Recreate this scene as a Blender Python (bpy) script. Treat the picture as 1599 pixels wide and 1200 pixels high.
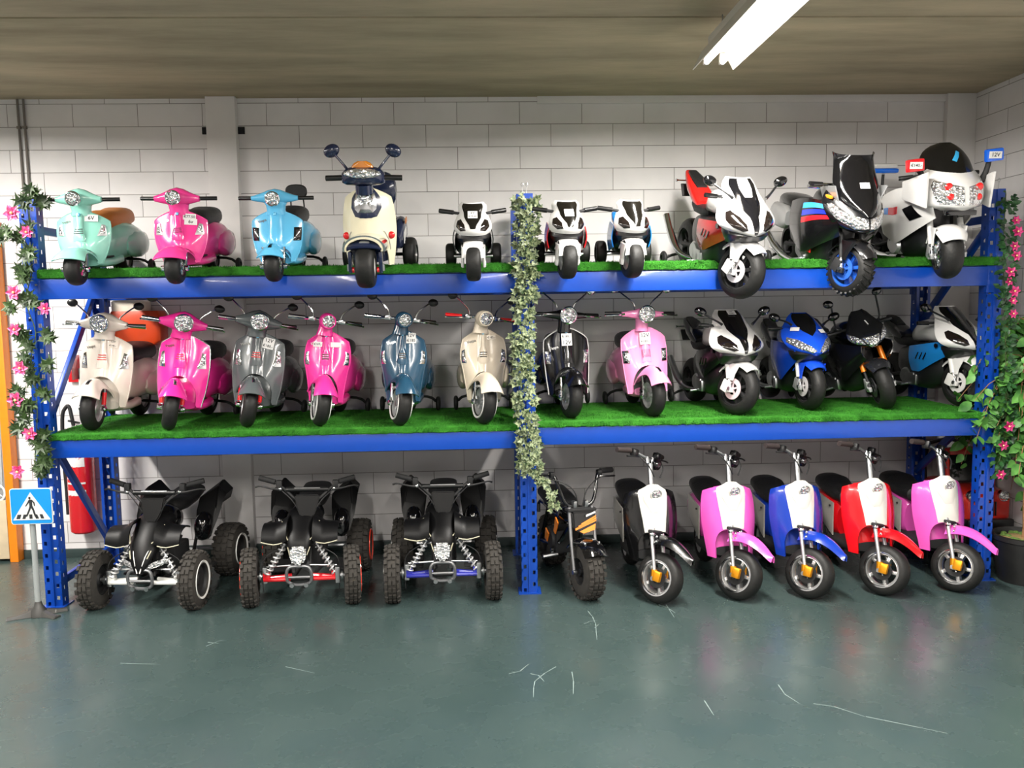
import bpy, bmesh, math, random
from mathutils import Vector, Matrix
PI = math.pi
sin, cos = math.sin, math.cos
for o in list(bpy.data.objects):
    bpy.data.objects.remove(o)
scene = bpy.context.scene
COL = scene.collection

# ------------------------------------------------------------------ camera
cam_data = bpy.data.cameras.new('camera')
cam = bpy.data.objects.new('camera', cam_data)
COL.objects.link(cam)
cam_data.sensor_fit = 'HORIZONTAL'
cam_data.sensor_width = 36.0
cam_data.lens = 36.0 * 1298.9 / 1599.0
cam_data.clip_start = 0.05
cam_data.clip_end = 60
_fw = Vector((0.04052555, 0.99470053, -0.09449097))
_rt = Vector((0.99899426, -0.0421525, -0.01528529))
_up = Vector((0.01918731, 0.09377649, 0.99540837))
_m = Matrix((_rt, _up, -_fw)).transposed().to_4x4()
_m.translation = Vector((-0.2762, -4.6828, 1.6659))
cam.matrix_world = _m
scene.camera = cam

# ------------------------------------------------------------------ view, world
scene.view_settings.view_transform = 'Standard'
scene.view_settings.look = 'None'
scene.view_settings.gamma = 1.0
scene.view_settings.exposure = 0.1
world = bpy.data.worlds.new('world')
scene.world = world
world.use_nodes = True
world.node_tree.nodes['Background'].inputs[0].default_value = (0.75, 0.85, 1.0, 1)
world.node_tree.nodes['Background'].inputs[1].default_value = 0.05

# ceiling lamps: (x, y of the middle, length, power); luminaires are built below
LAMP_Z = 2.86
LAMP_W = 92.0
LAMPS = [(0.93, -1.21, 1.5), (0.93, -3.1, .85), (0.93, -4.9, .8), (-3.6, -1.0, 1.7), (-3.6, -3.1, .85), (-3.6, -4.9, .8), (-1.35, -4.0, .9), (-1.35, -5.9, .8)]


# ------------------------------------------------------------------ materials
def lin(h):
    h = h.lstrip('#')
    out = []
    for i in (0, 2, 4):
        c = int(h[i:i + 2], 16) / 255
        out.append(c / 12.92 if c <= 0.04045 else ((c + 0.055) / 1.055) ** 2.4)
    return (out[0], out[1], out[2], 1)


_mats = {}


def new_mat(name):
    m = bpy.data.materials.new(name)
    m.use_nodes = True
    nt = m.node_tree
    b = nt.nodes['Principled BSDF']
    return m, nt, b


def mat(name, col, rough=0.4, metal=0.0, coat=0.0, var=0.06, bump=0.0, scale=20, emit=0, spec=0.5, trans=0, sheen=0):
    """Procedural material: slight noise in colour and roughness, optional bump."""
    key = (name, col, rough, metal, coat, var, bump, scale, emit, spec, trans)
    if key in _mats:
        return _mats[key]
    m, nt, b = new_mat(name)
    N = nt.nodes
    L = nt.links
    c = lin(col)
    b.inputs['Base Color'].default_value = c
    b.inputs['Roughness'].default_value = rough
    b.inputs['Metallic'].default_value = metal
    b.inputs['Coat Weight'].default_value = coat
    b.inputs['Coat Roughness'].default_value = 0.06
    b.inputs['Specular IOR Level'].default_value = spec
    b.inputs['Transmission Weight'].default_value = trans
    b.inputs['Sheen Weight'].default_value = sheen
    if emit:
        b.inputs['Emission Color'].default_value = c
        b.inputs['Emission Strength'].default_value = emit
    tc = N.new('ShaderNodeTexCoord')
    no = N.new('ShaderNodeTexNoise')
    no.inputs['Scale'].default_value = scale
    no.inputs['Detail'].default_value = 4
    L.new(tc.outputs['Object'], no.inputs['Vector'])
    if var and not emit:
        mx = N.new('ShaderNodeMix')
        mx.data_type = 'RGBA'
        mx.inputs[6].default_value = tuple(max(0, x * (1 - var)) for x in c[:3]) + (1,)
        mx.inputs[7].default_value = tuple(min(1, x * (1 + var)) for x in c[:3]) + (1,)
        L.new(no.outputs['Fac'], mx.inputs[0])
        L.new(mx.outputs[2], b.inputs['Base Color'])
    if bump:
        bp = N.new('ShaderNodeBump')
        bp.inputs['Strength'].default_value = bump
        bp.inputs['Distance'].default_value = 0.01
        L.new(no.outputs['Fac'], bp.inputs['Height'])
        L.new(bp.outputs['Normal'], b.inputs['Normal'])
    _mats[key] = m
    return m


def paint(col, rough=0.22, coat=0.6):
    return mat('glossy_plastic', col, rough, 0, coat, 0.03)


def metal_paint(col):
    return mat('metallic_paint', col, 0.3, 0.55, 0.8, 0.04)


RUBBER = mat('rubber', '#1c1c1d', 0.75, 0, 0, 0.2, 0.25, 60)
TYRE = mat('tyre_rubber', '#171716', 0.55, 0, 0, 0.25, 0.2, 40, 0, 0.35)
DUSTY = mat('dusty_tyre_rubber', '#2e2b27', 0.85, 0, 0, 0.35, 0.4, 30)
CHROME = mat('chrome', '#d8dadc', 0.12, 1.0, 0, 0.03)
STEEL = mat('brushed_steel', '#b4b6b8', 0.32, 1.0, 0, 0.1)
SILVER = mat('silver_plastic', '#b9babb', 0.35, 0.6, 0.2, 0.05)
WHITEP = mat('white_plastic', '#d4d3d0', 0.3, 0, 0.5, 0.02)
BLACKP = mat('black_plastic', '#121213', 0.35, 0, 0.15, 0.1)
MATTEB = mat('matt_black_plastic', '#1a1a1b', 0.65, 0, 0, 0.15, 0.05, 80)
GLOSSB = mat('gloss_black', '#08080a', 0.12, 0, 0.8, 0.03)
LEATHER = mat('black_vinyl', '#1b1b1c', 0.5, 0, 0, 0.2, 0.2, 90)
PAPER = mat('paper_label', '#dededc', 0.6, 0, 0, 0.01)
INK = mat('label_ink', '#222428', 0.6, 0, 0, 0.02)
REDP = mat('red_plastic', '#d3161c', 0.25, 0, 0.6, 0.03)
ORANGEP = mat('orange_plastic', '#f08a18', 0.35, 0, 0.3, 0.05)
GOLD = mat('orange_anodised_metal', '#f0a020', 0.3, 0.7, 0, 0.05)
MIRROR = mat('mirror_glass', '#e8eaec', 0.03, 1.0, 0, 0)


def lens_mat():
    """faceted clear headlight reflector"""
    if 'lens' in _mats:
        return _mats['lens']
    m, nt, b = new_mat('headlight_reflector')
    N, L = nt.nodes, nt.links
    b.inputs['Metallic'].default_value = 0.85
    b.inputs['Roughness'].default_value = 0.12
    b.inputs['Coat Weight'].default_value = 1.0
    tc = N.new('ShaderNodeTexCoord')
    vo = N.new('ShaderNodeTexVoronoi')
    vo.inputs['Scale'].default_value = 70
    L.new(tc.outputs['Object'], vo.inputs['Vector'])
    cr = N.new('ShaderNodeValToRGB')
    cr.color_ramp.elements[0].color = (0.25, 0.26, 0.28, 1)
    cr.color_ramp.elements[1].color = (0.95, 0.95, 0.96, 1)
    cr.color_ramp.elements[1].position = 0.6
    L.new(vo.outputs['Color'], cr.inputs['Fac'])
    L.new(cr.outputs['Color'], b.inputs['Base Color'])
    bp = N.new('ShaderNodeBump')
    bp.inputs['Strength'].default_value = 0.9
    bp.inputs['Distance'].default_value = 0.01
    L.new(vo.outputs['Distance'], bp.inputs['Height'])
    L.new(bp.outputs['Normal'], b.inputs['Normal'])
    _mats['lens'] = m
    return m


LENS = lens_mat()


# ------------------------------------------------------------------ mesh helpers
class Mesh:
    """collects vertices and faces of ONE part; T is applied to everything added"""

    def __init__(self, T=None):
        self.v = []
        self.f = []
        self.T = T or Matrix.Identity(4)

    def add(self, vs, fs):
        o = len(self.v)
        self.v += [self.T @ Vector(p) for p in vs]
        self.f += [tuple(i + o for i in f) for f in fs]
        return self

    def box(self, c, s, rot=None, bev=0.0):
        cx, cy, cz = c
        hx, hy, hz = s[0] / 2, s[1] / 2, s[2] / 2
        b = min(bev, hx * .9, hy * .9, hz * .9)
        if b <= 0:
            vs = [(x, y, z) for x in (-hx, hx) for y in (-hy, hy) for z in (-hz, hz)]
            fs = [(0, 1, 3, 2), (4, 6, 7, 5), (0, 4, 5, 1), (2, 3, 7, 6), (0, 2, 6, 4), (1, 5, 7, 3)]
        else:
            bm = bmesh.new()
            bmesh.ops.create_cube(bm, size=1.0)
            for v in bm.verts:
                v.co = Vector((v.co.x * hx * 2, v.co.y * hy * 2, v.co.z * hz * 2))
            bmesh.ops.bevel(bm, geom=list(bm.edges), offset=b, segments=2, affect='EDGES', profile=0.6)
            vs = [tuple(v.co) for v in bm.verts]
            bm.verts.index_update()
            fs = [tuple(v.index for v in f.verts) for f in bm.faces]
            bm.free()
        R = rot if rot is not None else Matrix.Identity(3)
        C = Vector(c)
        return self.add([C + R @ Vector(p) for p in vs], fs)

    def loft(self, rings, closed=True, caps=True):
        n = len(rings[0])
        vs = [p for r in rings for p in r]
        fs = []
        for i in range(len(rings) - 1):
            for j in range(n if closed else n - 1):
                k = (j + 1) % n
                fs.append((i * n + j, i * n + k, (i + 1) * n + k, (i + 1) * n + j))
        if caps and closed:
            fs.append(tuple(range(n - 1, -1, -1)))
            fs.append(tuple((len(rings) - 1) * n + j for j in range(n)))
        return self.add(vs, fs)

    def tube(self, pts, r, n=8, sm=3):
        pts = [Vector(p) for p in pts]
        rs = list(r) if isinstance(r, (list, tuple)) else [r] * len(pts)
        if sm > 1 and len(pts) > 2:
            P, Rr = [], []
            for i in range(len(pts) - 1):
                p0 = pts[max(i - 1, 0)]
                p1, p2 = pts[i], pts[i + 1]
                p3 = pts[min(i + 2, len(pts) - 1)]
                for k in range(sm):
                    t = k / sm
                    P.append(0.5 * ((2 * p1) + (-p0 + p2) * t + (2 * p0 - 5 * p1 + 4 * p2 - p3) * t * t + (-p0 + 3 * p1 - 3 * p2 + p3) * t ** 3))
                    Rr.append(rs[i] * (1 - t) + rs[i + 1] * t)
            P.append(pts[-1])
            Rr.append(rs[-1])
            pts, rs = P, Rr
        up = None
        rings = []
        for i, p in enumerate(pts):
            d = (pts[min(i + 1, len(pts) - 1)] - pts[max(i - 1, 0)])
            if d.length < 1e-9:
                d = Vector((0, 0, 1))
            d.normalize()
            if up is None:
                up = Vector((0, 0, 1)) if abs(d.z) < 0.9 else Vector((0, 1, 0))
            a = d.cross(up)
            if a.length < 1e-6:
                a = d.cross(Vector((1, 0, 0)))
            a.normalize()
            b2 = a.cross(d).normalized()
            up = b2
            rings.append([p + (a * cos(2 * PI * j / n) + b2 * sin(2 * PI * j / n)) * rs[i] for j in range(n)])
        return self.loft(rings)

    def lathe(self, prof, c=(0, 0, 0), axis='x', n=32, caps=False):
        """prof: (radius, along-axis) pairs"""
        C = Vector(c)
        rings = []
        for r, a in prof:
            ring = []
            for j in range(n):
                t = 2 * PI * j / n
                if axis == 'x':
                    q = Vector((a, r * cos(t), r * sin(t)))
                elif axis == 'y':
                    q = Vector((r * cos(t), a, r * sin(t)))
                else:
                    q = Vector((r * cos(t), r * sin(t), a))
                ring.append(C + q)
            rings.append(ring)
        return self.loft(rings, True, caps)

    def ball(self, c, s, n=16, m=10, R=None):
        C = Vector(c)
        if not isinstance(s, (tuple, list)):
            s = (s, s, s)
        vs, fs = [], []
        R = R or Matrix.Identity(3)
        vs.append(C + R @ Vector((0, 0, s[2])))
        for i in range(1, m):
            a = PI * i / m
            for j in range(n):
                b = 2 * PI * j / n
                vs.append(C + R @ Vector((s[0] * sin(a) * cos(b), s[1] * sin(a) * sin(b), s[2] * cos(a))))
        vs.append(C + R @ Vector((0, 0, -s[2])))
        for j in range(n):
            k = (j + 1) % n
            fs.append((0, 1 + j, 1 + k))
            for i in range(m - 2):
                a = 1 + i * n
                fs.append((a + j, a + n + j, a + n + k, a + k))
            a = 1 + (m - 2) * n
            fs.append((a + j, len(vs) - 1, a + k))
        return self.add(vs, fs)

    def shell(self, S, nu=24, nv=16, th=0.008, u=(-1, 1), v=(0, 1)):
        """surface S(u,v) given thickness"""
        us = [u[0] + (u[1] - u[0]) * i / nu for i in range(nu + 1)]
        vv = [v[0] + (v[1] - v[0]) * i / nv for i in range(nv + 1)]
        A = [[Vector(S(a, b)) for a in us] for b in vv]
        B = []
        for j in range(nv + 1):
            row = []
            for i in range(nu + 1):
                du = A[j][min(i + 1, nu)] - A[j][max(i - 1, 0)]
                dv = A[min(j + 1, nv)][i] - A[max(j - 1, 0)][i]
                nn = du.cross(dv)
                if nn.length < 1e-12:
                    nn = Vector((0, -1, 0))
                nn.normalize()
                row.append(A[j][i] - nn * th)
            B.append(row)
        W = nu + 1
        vs = [p for r in A for p in r] + [p for r in B for p in r]
        o = W * (nv + 1)
        fs = []
        for j in range(nv):
            for i in range(nu):
                a = j * W + i
                fs.append((a, a + 1, a + W + 1, a + W))
                fs.append((o + a, o + a + W, o + a + W + 1, o + a + 1))
        for i in range(nu):
            fs.append((i, o + i, o + i + 1, i + 1))
            a = nv * W + i
            fs.append((a, a + 1, o + a + 1, o + a))
        for j in range(nv):
            a = j * W
            fs.append((a, a + W, o + a + W, o + a))
            a = j * W + nu
            fs.append((a, o + a, o + a + W, a + W))
        return self.add(vs, fs)

    def decal(self, S, outline, off=0.002, bulge=0.0, sub=3, depth=0.006):
        """closed uv outline laid on surface S, raised by off (+bulge in the middle)"""
        o2 = []
        for i in range(len(outline)):
            a, b = outline[i], outline[(i + 1) % len(outline)]
            for k in range(sub):
                o2.append((a[0] + (b[0] - a[0]) * k / sub, a[1] + (b[1] - a[1]) * k / sub))
        cu = sum(p[0] for p in o2) / len(o2)
        cv = sum(p[1] for p in o2) / len(o2)
        rings = []
        for s, h in ((1, -depth), (1, off), (0.75, off + bulge * .5), (0.45, off + bulge * .85), (0.15, off + bulge)):
            ring = []
            for (a, b) in o2:
                uu, vv = cu + (a - cu) * s, cv + (b - cv) * s
                ring.append(snorm(S, uu, vv, h))
            rings.append(ring)
        self.loft(rings, True, False)
        n = len(o2)
        base = len(self.v) - n
        self.f.append(tuple(base + j for j in range(n)))
        return self

    def prism(self, outline, th, F):
        """2D outline extruded: F(a, b, h) -> point, h in 0..th"""
        n = len(outline)
        vs = [F(a, b, 0) for a, b in outline] + [F(a, b, th) for a, b in outline]
        fs = [tuple(range(n - 1, -1, -1)), tuple(range(n, 2 * n))]
        for i in range(n):
            k = (i + 1) % n
            fs.append((i, k, n + k, n + i))
        return self.add(vs, fs)

    def build(self, name, m, parent=None, ang=38, bevel=0.0):
        me = bpy.data.meshes.new(name)
        bm = bmesh.new()
        vs = [bm.verts.new(p) for p in self.v]
        for f in self.f:
            try:
                bm.faces.new([vs[i] for i in f])
            except ValueError:
                pass
        bmesh.ops.remove_doubles(bm, verts=list(bm.verts), dist=1e-6)
        bmesh.ops.recalc_face_normals(bm, faces=list(bm.faces))
        if bevel:
            es = [e for e in bm.edges if len(e.link_faces) == 2 and e.calc_face_angle(0) > 0.6]
            try:
                bmesh.ops.bevel(bm, geom=es, offset=bevel, segments=2, affect='EDGES', clamp_overlap=True)
            except Exception:
                pass
        A = math.radians(ang)
        for f in bm.faces:
            f.smooth = True
        for e in bm.edges:
            if len(e.link_faces) == 2 and e.calc_face_angle(0) > A:
                e.smooth = False
        bm.to_mesh(me)
        bm.free()
        me.materials.append(m)
        o = bpy.data.objects.new(name, me)
        COL.objects.link(o)
        if parent is not None:
            o.parent = parent
        return o


def snorm(S, u, v, h):
    e = 1e-3
    p = Vector(S(u, v))
    du = Vector(S(u + e, v)) - Vector(S(u - e, v))
    dv = Vector(S(u, v + e)) - Vector(S(u, v - e))
    n = du.cross(dv)
    if n.length < 1e-14:
        return p
    n.normalize()
    return p + n * h


def frame_on(S, u, v, off):
    e = 1e-3
    p = Vector(S(u, v))
    du = (Vector(S(u + e, v)) - Vector(S(u - e, v))).normalized()
    dv = (Vector(S(u, v + e)) - Vector(S(u, v - e))).normalized()
    n = du.cross(dv).normalized()
    up = (Vector((0, 0, 1)) - n * n.z).normalized()
    du = up.cross(n).normalized()
    M = Matrix((du, up, n)).transposed().to_4x4()
    M.translation = p + n * off
    return M


_text = {}


def text_mesh(s):
    if s in _text:
        return _text[s]
    c = bpy.data.curves.new('t', 'FONT')
    c.body = s
    c.size = 1.0
    c.align_x = 'CENTER'
    c.align_y = 'CENTER'
    c.extrude = 0.02
    c.offset = 0.018
    c.resolution_u = 2
    o = bpy.data.objects.new('t', c)
    COL.objects.link(o)
    dg = bpy.context.evaluated_depsgraph_get()
    me = bpy.data.meshes.new_from_object(o.evaluated_get(dg))
    vs = [tuple(v.co) for v in me.vertices]
    fs = [tuple(p.vertices) for p in me.polygons]
    bpy.data.objects.remove(o)
    bpy.data.curves.remove(c)
    bpy.data.meshes.remove(me)
    w = max(v[0] for v in vs) - min(v[0] for v in vs)
    _text[s] = (vs, fs, w)
    return _text[s]


def text(s, M, size, m, parent, name='lettering', maxw=None, T=None, label=None):
    vs, fs, w = text_mesh(s)
    k = size
    if maxw and w * k > maxw:
        k = maxw / w
    me = Mesh(T)
    me.add([M @ Vector((x * k, y * k, z * 0.02)) for x, y, z in vs], fs)
    o = me.build(name, m, parent)
    return o


def thing(name, label, cat, loc=(0, 0, 0), rz=0.0, rx=0.0, group=None, scale=1.0):
    o = bpy.data.objects.new(name, None)
    COL.objects.link(o)
    o.empty_display_size = 0.1
    o.location = loc
    o.rotation_euler = (rx, 0, rz)
    o.scale = (scale,) * 3
    o['label'] = label
    o['category'] = cat
    if group:
        o['group'] = group
    return o


def tag(o, label, cat, group=None, kind=None):
    o['label'] = label
    o['category'] = cat
    if group:
        o['group'] = group
    if kind:
        o['kind'] = kind
    return o


def structure(o, label=None):
    o['kind'] = 'structure'
    if label:
        o['label'] = label
    return o


def rotz(a, c=(0, 0, 0)):
    C = Vector(c)
    return Matrix.Translation(C) @ Matrix.Rotation(a, 4, 'Z') @ Matrix.Translation(-C)


def rotax(a, ax, c=(0, 0, 0)):
    C = Vector(c)
    return Matrix.Translation(C) @ Matrix.Rotation(a, 4, ax) @ Matrix.Translation(-C)


def sup(t, p):
    """point of a unit superellipse"""
    c, s = cos(t), sin(t)
    return math.copysign(abs(c) ** (2 / p), c), math.copysign(abs(s) ** (2 / p), s)


def ringxz(y, cx, cz, hw, hh, n=24, p=2.5, tilt=0.0):
    out = []
    for j in range(n):
        a, b = sup(2 * PI * j / n, p)
        out.append((cx + a * hw, y + b * hh * tilt, cz + b * hh))
    return out


def interp(tab, t):
    """piecewise smooth interpolation of (t, v...) rows"""
    if t <= tab[0][0]:
        return tab[0][1:]
    for i in range(len(tab) - 1):
        a, b = tab[i], tab[i + 1]
        if t <= b[0]:
            k = (t - a[0]) / (b[0] - a[0])
            pa = tab[max(i - 1, 0)]
            nb = tab[min(i + 2, len(tab) - 1)]
            out = []
            for j in range(1, len(a)):
                p0, p1, p2, p3 = pa[j], a[j], b[j], nb[j]
                out.append(0.5 * ((2 * p1) + (-p0 + p2) * k + (2 * p0 - 5 * p1 + 4 * p2 - p3) * k * k + (-p0 + 3 * p1 - 3 * p2 + p3) * k ** 3))
            return tuple(out)
    return tab[-1][1:]


# ------------------------------------------------------------------ room materials
def block_mat():
    m, nt, b = new_mat('painted_block_wall')
    N, L = nt.nodes, nt.links
    b.inputs['Roughness'].default_value = 0.55
    tc = N.new('ShaderNodeTexCoord')
    sp = N.new('ShaderNodeSeparateXYZ')
    L.new(tc.outputs['Object'], sp.inputs[0])
    ad = N.new('ShaderNodeMath')
    ad.operation = 'ADD'
    L.new(sp.outputs['X'], ad.inputs[0])
    L.new(sp.outputs['Y'], ad.inputs[1])
    cb = N.new('ShaderNodeCombineXYZ')
    ox = N.new('ShaderNodeMath')
    ox.operation = 'ADD'
    ox.inputs[1].default_value = 10.0
    L.new(ad.outputs[0], ox.inputs[0])
    oz = N.new('ShaderNodeMath')
    oz.operation = 'ADD'
    oz.inputs[1].default_value = 0.1455 * 0.32
    L.new(sp.outputs['Z'], oz.inputs[0])
    L.new(ox.outputs[0], cb.inputs['X'])
    L.new(oz.outputs[0], cb.inputs['Y'])
    br = N.new('ShaderNodeTexBrick')
    br.offset = 0.5
    br.inputs['Scale'].default_value = 1.0
    br.inputs['Brick Width'].default_value = 0.4155
    br.inputs['Row Height'].default_value = 0.1455
    br.inputs['Mortar Size'].default_value = 0.0022
    br.inputs['Mortar Smooth'].default_value = 0.3
    br.inputs['Color1'].default_value = lin('#ebe8e8')
    br.inputs['Color2'].default_value = lin('#e3e0e0')
    br.inputs['Mortar'].default_value = lin('#86807c')
    L.new(cb.outputs[0], br.inputs['Vector'])
    no = N.new('ShaderNodeTexNoise')
    no.inputs['Scale'].default_value = 2.2
    no.inputs['Detail'].default_value = 6
    L.new(tc.outputs['Object'], no.inputs['Vector'])
    mx = N.new('ShaderNodeMix')
    mx.data_type = 'RGBA'
    mx.blend_type = 'MULTIPLY'
    mx.inputs[0].default_value = 1.0
    cr = N.new('ShaderNodeValToRGB')
    cr.color_ramp.elements[0].position = 0.3
    cr.color_ramp.elements[0].color = (0.86, 0.86, 0.86, 1)
    cr.color_ramp.elements[1].position = 0.6
    cr.color_ramp.elements[1].color = (1, 1, 1, 1)
    L.new(no.outputs['Fac'], cr.inputs['Fac'])
    L.new(br.outputs['Color'], mx.inputs[6])
    L.new(cr.outputs['Color'], mx.inputs[7])
    L.new(mx.outputs[2], b.inputs['Base Color'])
    bp = N.new('ShaderNodeBump')
    bp.inputs['Strength'].default_value = 0.5
    bp.inputs['Distance'].default_value = 0.004
    bp.invert = True
    L.new(br.outputs['Fac'], bp.inputs['Height'])
    L.new(bp.outputs['Normal'], b.inputs['Normal'])
    return m


def concrete_mat():
    m, nt, b = new_mat('bare_concrete_planks')
    N, L = nt.nodes, nt.links
    b.inputs['Roughness'].default_value = 0.85
    tc = N.new('ShaderNodeTexCoord')
    mp = N.new('ShaderNodeMapping')
    mp.inputs['Scale'].default_value = (0.5, 2.5, 1)
    L.new(tc.outputs['Object'], mp.inputs[0])
    no = N.new('ShaderNodeTexNoise')
    no.inputs['Scale'].default_value = 1.6
    no.inputs['Detail'].default_value = 9
    no.inputs['Roughness'].default_value = 0.65
    L.new(mp.outputs[0], no.inputs['Vector'])
    cr = N.new('ShaderNodeValToRGB')
    cr.color_ramp.elements[0].position = 0.3
    cr.color_ramp.elements[0].color = lin('#978c74')
    cr.color_ramp.elements[1].position = 0.72
    cr.color_ramp.elements[1].color = lin('#c4b699')
    L.new(no.outputs['Fac'], cr.inputs['Fac'])
    L.new(cr.outputs['Color'], b.inputs['Base Color'])
    return m


def floor_mat():
    m, nt, b = new_mat('glossy_green_grey_floor_coating')
    N, L = nt.nodes, nt.links
    tc = N.new('ShaderNodeTexCoord')
    no = N.new('ShaderNodeTexNoise')
    no.inputs['Scale'].default_value = 1.1
    no.inputs['Detail'].default_value = 8
    L.new(tc.outputs['Object'], no.inputs['Vector'])
    cr = N.new('ShaderNodeValToRGB')
    cr.color_ramp.elements[0].position = 0.3
    cr.color_ramp.elements[0].color = lin('#31403f')
    cr.color_ramp.elements[1].position = 0.75
    cr.color_ramp.elements[1].color = lin('#3f4d4b')
    L.new(no.outputs['Fac'], cr.inputs['Fac'])
    L.new(cr.outputs['Color'], b.inputs['Base Color'])
    n2 = N.new('ShaderNodeTexNoise')
    n2.inputs['Scale'].default_value = 6
    n2.inputs['Detail'].default_value = 6
    L.new(tc.outputs['Object'], n2.inputs['Vector'])
    mr = N.new('ShaderNodeMapRange')
    mr.inputs['From Min'].default_value = 0.3
    mr.inputs['From Max'].default_value = 0.7
    mr.inputs['To Min'].default_value = 0.2
    mr.inputs['To Max'].default_value = 0.34
    L.new(n2.outputs['Fac'], mr.inputs['Value'])
    L.new(mr.outputs[0], b.inputs['Roughness'])
    return m


def turf_mat():
    m, nt, b = new_mat('artificial_turf')
    N, L = nt.nodes, nt.links
    b.inputs['Roughness'].default_value = 0.8
    b.inputs['Specular IOR Level'].default_value = 0.15
    tc = N.new('ShaderNodeTexCoord')
    no = N.new('ShaderNodeTexNoise')
    no.inputs['Scale'].default_value = 9
    no.inputs['Detail'].default_value = 8
    no.inputs['Roughness'].default_value = 0.8
    L.new(tc.outputs['Object'], no.inputs['Vector'])
    cr = N.new('ShaderNodeValToRGB')
    cr.color_ramp.elements[0].position = 0.3
    cr.color_ramp.elements[0].color = lin('#1c5812')
    cr.color_ramp.elements[1].position = 0.7
    cr.color_ramp.elements[1].color = lin('#4ca236')
    L.new(no.outputs['Fac'], cr.inputs['Fac'])
    L.new(cr.outputs['Color'], b.inputs['Base Color'])
    n2 = N.new('ShaderNodeTexNoise')
    n2.inputs['Scale'].default_value = 260
    n2.inputs['Detail'].default_value = 3
    L.new(tc.outputs['Object'], n2.inputs['Vector'])
    bp = N.new('ShaderNodeBump')
    bp.inputs['Strength'].default_value = 1.0
    bp.inputs['Distance'].default_value = 0.012
    L.new(n2.outputs['Fac'], bp.inputs['Height'])
    L.new(bp.outputs['Normal'], b.inputs['Normal'])
    return m


WALLM, CONC, FLOORM, TURF = block_mat(), concrete_mat(), floor_mat(), turf_mat()
PLASTER = mat('painted_plaster', '#e4e1e0', 0.6, 0, 0, 0.03, 0.05, 12)
RACKB = mat('blue_rack_enamel', '#053e9e', 0.32, 0, 0.15, 0.06)
DARKB = mat('dark_recess', '#15161a', 0.8)
XL, XR, YB, YF, H = -7.5, 3.115, 0.979, -8.5, 3.04

# ------------------------------------------------------------------ room shell
structure(Mesh().box(((XL + XR) / 2, (YB + YF) / 2, -0.06), (XR - XL + .4, YB - YF + .4, .12)).build('floor', FLOORM))
floor_o = bpy.data.objects['floor']
structure(Mesh().box(((XL + XR) / 2, YB + .06, H / 2), (XR - XL + .24, .12, H)).build('wall_back', WALLM))
structure(Mesh().box((XR + .06, (YB + YF) / 2, H / 2), (.12, YB - YF, H)).build('wall_right', WALLM))
structure(Mesh().box((XL - .06, (YB + YF) / 2, H / 2), (.12, YB - YF, H)).build('wall_left', WALLM))
structure(Mesh().box(((XL + XR) / 2, YF - .06, H / 2), (XR - XL + .24, .12, H)).build('wall_front', WALLM))
cm = Mesh()
y = YB + .12
ys = [YB + .12, -0.548, -1.748, -2.948, -4.148, -5.348, -6.548, YF - .12]
for i in range(len(ys) - 1):
    a, b_ = ys[i], ys[i + 1]
    cm.box(((XL + XR) / 2, (a + b_) / 2, H + .08), (XR - XL + .24, abs(a - b_) - .02, .16), bev=.006)
cm.box(((XL + XR) / 2, (YB + YF) / 2, H + .2), (XR - XL + .24, YB - YF + .24, .1))
structure(cm.build('ceiling', CONC))
# pilasters, the ledge under the ceiling, the coved floor edge
structure(Mesh().box((-1.912, YB - .025, H / 2), (.19, .07, H), bev=.004).build('trim_1', PLASTER))
structure(Mesh().box((3.015, YB - .02, H / 2), (.2, .05, H), bev=.004).build('trim_2', PLASTER))
structure(Mesh().box((1.75, YB - .008, H - .022), (3.2, .02, .05), bev=.003).build('trim_3', PLASTER))
cov = mat('painted_floor_cove', '#323f3e', 0.35, 0, 0, 0.08)
structure(Mesh().box(((XL + XR) / 2, YB - .008, .03), (XR - XL, .02, .06), bev=.006).build('baseboard_back', cov))
structure(Mesh().box((XR - .008, (YB + YF) / 2, .03), (.02, YB - YF - .06, .06), bev=.006).build('baseboard_right', cov))
nm = Mesh()
for nx in (-2.028, -1.796):
    nm.box((nx, YB - .004, 2.833), (.042, .012, .045))
nm.build('fixing_recess', DARKB, bpy.data.objects['wall_back'])
# scuffs in the floor coating
sc = mat('scratched_coating', '#7f8f8c', 0.6, 0, 0, 0.1)
SCR = [[(-.162, -1.053), (-.11, -1.03), (-.068, -.959)], [(-.066, -1.06), (-.03, -1.08), (-.009, -1.142)], [(.057, -.996), (0, -1.06), (-.051, -1.139)],
       [(-.051, -1.139), (-.06, -1.2), (-.067, -1.289)], [(.124, -1.055), (.12, -1.15), (.105, -1.272)], [(.296, -.312), (.31, -.4), (.312, -.497), (.289, -.704)],
       [(.252, -.492), (.29, -.46), (.33, -.45)], [(.739, -.252), (.74, -.442)], [(.70, -.25), (.737, -.3), (.76, -.38)], [(.646, -1.37), (.65, -1.496)],
       [(1.086, -1.43), (1.16, -1.46), (1.246, -1.55)], [(1.004, -1.249), (1.0, -1.34), (1.03, -1.425)], [(-1.652, -.63), (-1.61, -.57), (-1.586, -.556)],
       [(-1.66, -.58), (-1.6, -.6)], [(-1.2, -.9), (-1.05, -.98)], [(.3, -.55), (.33, -.5)], [(-2.0, -.8), (-1.8, -.83)], [(1.25, -1.55), (1.5, -1.7)]]
sm_ = Mesh()
for q in SCR:
    for i in range(len(q) - 1):
        a, b_ = Vector(q[i] + (0,)), Vector(q[i + 1] + (0,))
        d = (b_ - a).normalized()
        nrm = Vector((-d.y, d.x, 0)) * .0022
        z = Vector((0, 0, .0012))
        sm_.add([a - nrm + z, b_ - nrm * .5 + z, b_ + nrm * .5 + z, a + nrm + z, a - nrm * .3 + z * 0, b_ + z * 0], [(0, 1, 2, 3)])
so = sm_.build('scuff_marks', sc, floor_o)

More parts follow.
